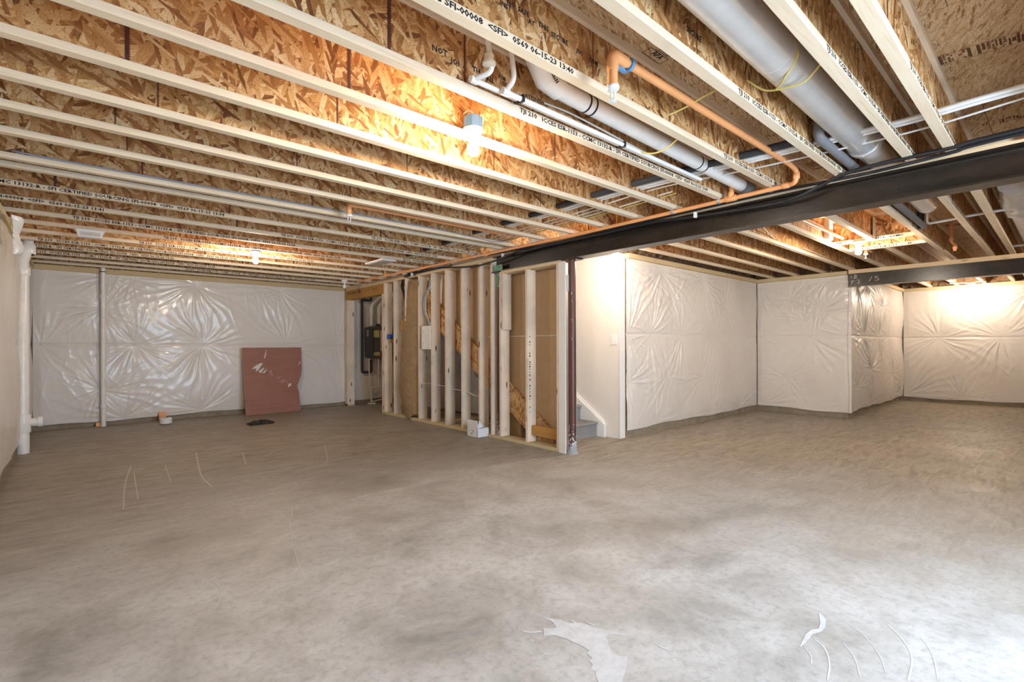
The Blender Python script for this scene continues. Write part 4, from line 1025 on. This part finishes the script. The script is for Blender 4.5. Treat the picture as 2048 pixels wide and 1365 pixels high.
# ------------------------------------------------------------------ vent covers
r = empty('vent_cover', (.08, 6.52, 2.30), 'white rectangular vent cover under the joists, near the left wall', 'vent', 'white vent covers')
MB().prism([(-.03, JB), (-.015, 2.275), (.165, 2.275), (.185, JB)], 'Y', 6.44, 6.50).build('frame', 'white', r)
MB().box(-.0, .155, 6.437, 6.441, 2.288, 2.325).build('recess', 'stickw', r)
MB().box(-.04, .195, 6.43, 6.56, JB - .006, JB - .001).build('flange', 'white', r)
r = empty('vent_cover', (3.12, 6.25, 2.34), 'white rectangular vent cover under the joists, near the stud wall', 'vent', 'white vent covers')
MB().box(2.99, 3.20, 5.98, 6.50, 2.322, 2.345).build('frame', 'white', r, bevel=.004)
MB().box(3.02, 3.17, 6.02, 6.46, 2.318, 2.323).build('recess', 'stickw', r)

# ------------------------------------------------------------------ loose cables
def cab(pts, rad, m_, lb, n=8): return tag(MB().tube(curve(pts, n), rad, 9).build('cable', m_, smooth=True), lb, 'cable')
cab([(1.85, 1.835, 2.47), (2.0, 1.80, 2.455), (2.25, 1.79, 2.44), (2.45, 1.79, 2.43), (2.7, 1.79, 2.42), (3.1, 1.79, 2.41), (3.3, 1.80, 2.41)], .005, 'cablew', 'thin white cable stapled along the web above the supply pipes')
cab([(2.54, 1.80, 2.415), (2.62, 1.70, 2.36), (2.66, 1.60, 2.37), (2.66, 1.48, 2.43)], .0045, 'yellow', 'yellow cable looping below the fat white drain pipe')
cab([(2.30, 1.38, 2.38), (2.33, 1.30, 2.40), (2.35, 1.2, 2.43), (2.36, 1.09, 2.45)], .0045, 'yellow', 'yellow cable crossing behind the thick orange branch')
cab([(2.42, 1.02, 2.46), (2.45, .95, 2.395), (2.46, .86, 2.375), (2.47, .78, 2.38), (2.46, .70, 2.44)], .0045, 'yellow', 'yellow cable hanging under the shiny duct')
cab([(2.35, .79, 2.52), (2.34, .77, 2.44), (2.38, .84, 2.38), (2.45, .90, 2.38)], .0045, 'yellow', 'olive cable loop clinging to the side of the duct')
cab([(3.42, 2.0, 2.44), (3.55, 1.94, 2.46), (3.68, 1.88, 2.44), (3.80, 1.90, 2.40)], .0045, 'yellow', 'yellow cable curving behind the orange main pipe')
cab([(-.50, 4.45, 2.44), (-.30, 4.33, 2.40), (-.1, 4.305, 2.389), (.6, 4.30, 2.388), (1.7, 4.30, 2.388), (2.6, 4.30, 2.388), (3.3, 4.30, 2.37), (3.5, 4.25, 2.35), (3.7, 4.22, 2.38)], .006, 'cableg', 'long grey cable lying along a joist flange on the left')
cab([(4.2, 1.80, 2.40), (6.0, 2.23, 2.41), (6.8, 2.24, 2.43), (7.8, 2.22, 2.40)], .005, 'cablew', 'thin cable sagging along a right room joist')
# black feeder cables clipped along the beam
def P_(x, y, X):
    Xx = x - CX; Y = y - HY; a = Xx * math.cos(ROLL) + Y * math.sin(ROLL); b = -Xx * math.sin(ROLL) + Y * math.cos(ROLL)
    d = Fv + Rv * (a / FPX) - Uv * (b / FPX); k = X / d.x
    return (X, d.y * k, CAMH + d.z * k)
cab([(3.86, YF + .1, 2.36), P_(2048, 258, 3.86), P_(1900, 296, 3.86), P_(1760, 328, 3.87), P_(1680, 352, 3.88), P_(1600, 392, 3.90), P_(1540, 409, 3.93), P_(1400, 432, 3.93), P_(1300, 446, 3.93), P_(1200, 469, 3.93), P_(1100, 490, 3.93), P_(1030, 508, 3.93)], .013, 'black', 'thick black feeder cable drooping across the steel beam face')
cab([(3.90, YF + .1, 2.35), P_(2048, 266, 3.90), P_(1900, 306, 3.90), P_(1760, 341, 3.90), P_(1680, 358, 3.91), P_(1560, 382, 3.92), P_(1400, 418, 3.92), P_(1240, 455, 3.92), P_(1100, 488, 3.92), P_(1040, 500, 3.92)], .011, 'black', 'black feeder cable clipped along the top of the steel beam')
cab([P_(1040, 500, 3.90), P_(1000, 518, 3.88), P_(960, 531, 3.88), P_(920, 535, 3.90), P_(880, 536, 3.92), P_(840, 545, 3.93), P_(815, 551, 3.95), P_(806, 560, 4.0)], .012, 'black', 'black cable sagging below the orange pipe over the studs')
cab([P_(1130, 474, 3.90), P_(1040, 498, 3.90), P_(960, 514, 3.90), P_(880, 531, 3.91), P_(820, 547, 3.93)], .008, 'black', 'thin black cable tucked tight beneath the orange pipe')
for (x, y, lb) in ((1673, 352, 'white cable clip holding black cables on the beam'), (1390, 430, 'small grey clip on the black cable mid beam'), (1005, 511, 'white cable clip at the left end of the beam'), (823, 549, 'white cable clip above the stud bay hoses')):
    p = P_(x, y, 3.90); tag(MB().box(p[0] - .012, p[0] + .022, p[1] - .010, p[1] + .010, p[2] - .024, p[2] + .024).build('cable_clip', 'white', bevel=.003), lb, 'clip')

# ------------------------------------------------------------------ leaning board
pbd = empty('foam_board', (2.55, 9.2, 0), 'dusty red rigid board with a torn right edge leaning on the back wall', 'board')
base_l, base_r = Vector((2.10, 9.17, .004)), Vector((3.03, 9.23, .004)); top_h = 1.155; lean = .20
U = (base_r - base_l); W_ = U.length; U.normalize(); Vv = Vector((-.012, lean, top_h)); Hh = Vv.length; Vv.normalize(); Nn = U.cross(Vv).normalized()
if Nn.y > 0: Nn = -Nn
out = [(0, 0), (W_ * .985, 0), (W_ * .975, .18), (W_ * .965, .36), (W_ * .945, .46), (W_ * .985, .54), (W_ * 1.03, .66), (W_ * 1.055, .78), (W_ * 1.06, .95), (W_ * 1.075, Hh), (0, Hh)]
th = .024
mb = MB(); n = len(out)
mb.v = [tuple(base_l + U * a + Vv * b + Nn * 0) for a, b in out] + [tuple(base_l + U * a + Vv * b - Nn * th) for a, b in out]
mb.f = [tuple(range(n, 2 * n))] + [(i, (i + 1) % n, n + (i + 1) % n, n + i) for i in range(n)] + [tuple(range(n))[::-1]]
mb.build('board_core', 'pink', pbd)
mb = MB(); mb.poly([tuple(base_l + U * a + Vv * b + Nn * .001) for a, b in out]); mb.build('board_face', 'pinkface', pbd, fix=False)
def bd(px, py):  # pixel of the 849x896 crop -> board plane coords
    a = (px - 152) / (672 - 152) * W_ * .985 if False else None
def on_board(px, py):
    x = 460 + px * 180 / 849; y = 680 + py * 190 / 896
    Xx = x - CX; Y = y - HY; a = Xx * math.cos(ROLL) + Y * math.sin(ROLL); b = -Xx * math.sin(ROLL) + Y * math.cos(ROLL)
    d = Fv + Rv * (a / FPX) - Uv * (b / FPX); P0 = base_l + Nn * .002; k = (P0 - CAMP).dot(Nn) / d.dot(Nn)
    return tuple(CAMP + d * k)
rs = random.Random(2)
scuffs = [[(322, 178), (328, 140), (345, 85), (340, 140), (330, 175)], [(205, 278), (240, 245), (285, 222), (312, 222), (290, 250), (270, 285), (240, 300), (250, 270)], [(545, 435), (560, 412), (582, 410), (575, 432), (550, 448)], [(645, 240), (655, 210), (664, 200), (660, 220)], [(480, 385), (505, 395), (500, 402)], [(270, 300), (300, 275), (325, 262), (310, 290), (290, 315)], [(300, 318), (330, 290), (345, 280), (330, 312)]]
for _ in range(36):
    t = rs.random(); cx_ = 330 + t * 230 + rs.uniform(-12, 12); cy_ = 285 + t * 130 + rs.uniform(-22, 22); l = rs.uniform(4, 14); a = rs.uniform(.2, 1.0)
    scuffs.append([(cx_, cy_), (cx_ + l * math.cos(a), cy_ + l * math.sin(a)), (cx_ + l * math.cos(a), cy_ + l * math.sin(a) + 3), (cx_, cy_ + 2)])
mb = MB()
for q in scuffs: mb.poly([on_board(*p) for p in q])
mb.build('scuff_marks', 'chalk', pbd, fix=False)

# ------------------------------------------------------------------ things on the floor
tw = empty('plastic_scrap', (2.05, 8.1, 0), 'crumpled black plastic scrap on the floor before the red board', 'scrap')
mb = MB(); rs = random.Random(11); nx, ny = 12, 7
for i in range(nx + 1):
    for j in range(ny + 1):
        a = i / nx; b = j / ny
        mb.v.append((1.88 + a * .36 + rs.uniform(-.012, .012), 8.0 + b * .20 + .05 * a + rs.uniform(-.012, .012), max(.003, .055 * math.sin(PI * b) * math.sin(PI * (a * .9 + .05)) + rs.uniform(-.016, .022))))
for i in range(nx):
    for j in range(ny):
        if rs.random() < .05: continue
        a = i * (ny + 1) + j; mb.f.append((a, a + 1, a + ny + 2, a + ny + 1))
mb.build('sheet', 'dark', tw); 
MB().lathe([(.03, 0), (.05, .02), (.03, .055), (.01, .06)], (2.0, 8.07, 0.002), 'Z', 10).build('lump', 'dark', tw)
cu_ = empty('tape_roll', (.98, 9.10, 0), 'small white roll on the floor by the back wall', 'roll')
MB().lathe([(.055, 0), (.078, .012), (.080, .085), (.070, .095), (.03, .097)], (.98, 9.10, 0), 'Z', 24).build('roll_body', 'white', cu_, smooth=True)
MB().lathe([(.03, .097), (.03, .1)], (.98, 9.10, 0), 'Z', 16).build('core', 'card', cu_)
tag(MB().box(.93, 1.03, 9.50, 9.54, .0, .14).build('caution_scrap', 'orange', bevel=.004), 'orange plastic piece standing behind the white roll', 'scrap')
# open white carton
bx = empty('carton', (4.02, 5.14, 0), 'small open white carton standing at the foot of the stud wall', 'box')
x0, x1, y0, y1, h_ = 3.80, 3.99, 4.98, 5.20, .115
ang = 0
def slab(a, b, c, d, e, f, nm, par=bx, m_='boxw'): return MB().box(a, b, c, d, e, f).build(nm, m_, par)
slab(x0, x0 + .004, y0, y1, 0, h_ * 1.9, 'side_panel'); slab(x1 - .004, x1, y0, y1, 0, h_, 'side_panel'); slab(x0, x1, y0, y0 + .004, 0, h_, 'side_panel'); slab(x0, x1, y1 - .004, y1, 0, h_ * 1.3, 'side_panel'); slab(x0, x1, y0, y1, 0, .004, 'bottom_panel')
MB().poly([(x0, y0, h_), (x0 + .10, y0 - .0, h_ + .02), (x0 + .03, y0, h_ * 1.9)]).build('flap', 'boxw', bx, fix=False)
mb = MB()
for (a, b, c, d) in ((.06, .16, .085, .088), (.10, .14, .075, .08), (.08, .12, .045, .052), (.07, .13, .03, .034), (.11, .15, .06, .064)): mb.quad((x0 - .0006, y1 - a, c), (x0 - .0006, y1 - b, c), (x0 - .0006, y1 - b, d), (x0 - .0006, y1 - a, d))
mb.build('label_print', 'ink', bx, fix=False)
# brown carton behind the post
cb = empty('brown_carton', (4.35, 4.75, 0), 'brown cardboard box under the stairs behind the posts', 'box')
MB().box(4.20, 4.55, 4.60, 4.95, 0, .30).build('body', 'card', cb, bevel=.004)
MB().prism([(4.95, .30), (5.06, .36), (5.10, .33), (4.95, .29)], 'X', 4.20, 4.55).build('flap', 'card', cb)
for a, lb in (((4.30, 4.95, 5.6, 5.69, 0, .038), 'pale board lying under the stairs, nearer one'), ((4.25, 4.95, 6.2, 6.3, 0, .038), 'pale board lying under the stairs, farther one')):
    tag(MB().box(*a).build('offcut_board', 'studx', bevel=.002), lb, 'board')
# torn housewrap strip high on the left wall
mb = MB(); rs = random.Random(9); N = 16
for i in range(N + 1):
    t = i / N; z = 1.98 + t * .32; wv = .05 * math.sin(4 * t + .5) * (t + .3)
    for dy, dx in ((0, 0), (.10 * (1 - abs(t - .6)), .05 + .02 * math.sin(9 * t)), (.18 * t ** .5, .035)):
        mb.v.append((XL + .10 + dx + rs.uniform(-.006, .006), 5.95 + dy + wv, z))
for i in range(N):
    for j in range(2): a = i * 3 + j; mb.f.append((a, a + 1, a + 4, a + 3))
tag(mb.build('film_scrap', 'white', smooth='all'), 'bright white torn film flap high on the left wall', 'film')
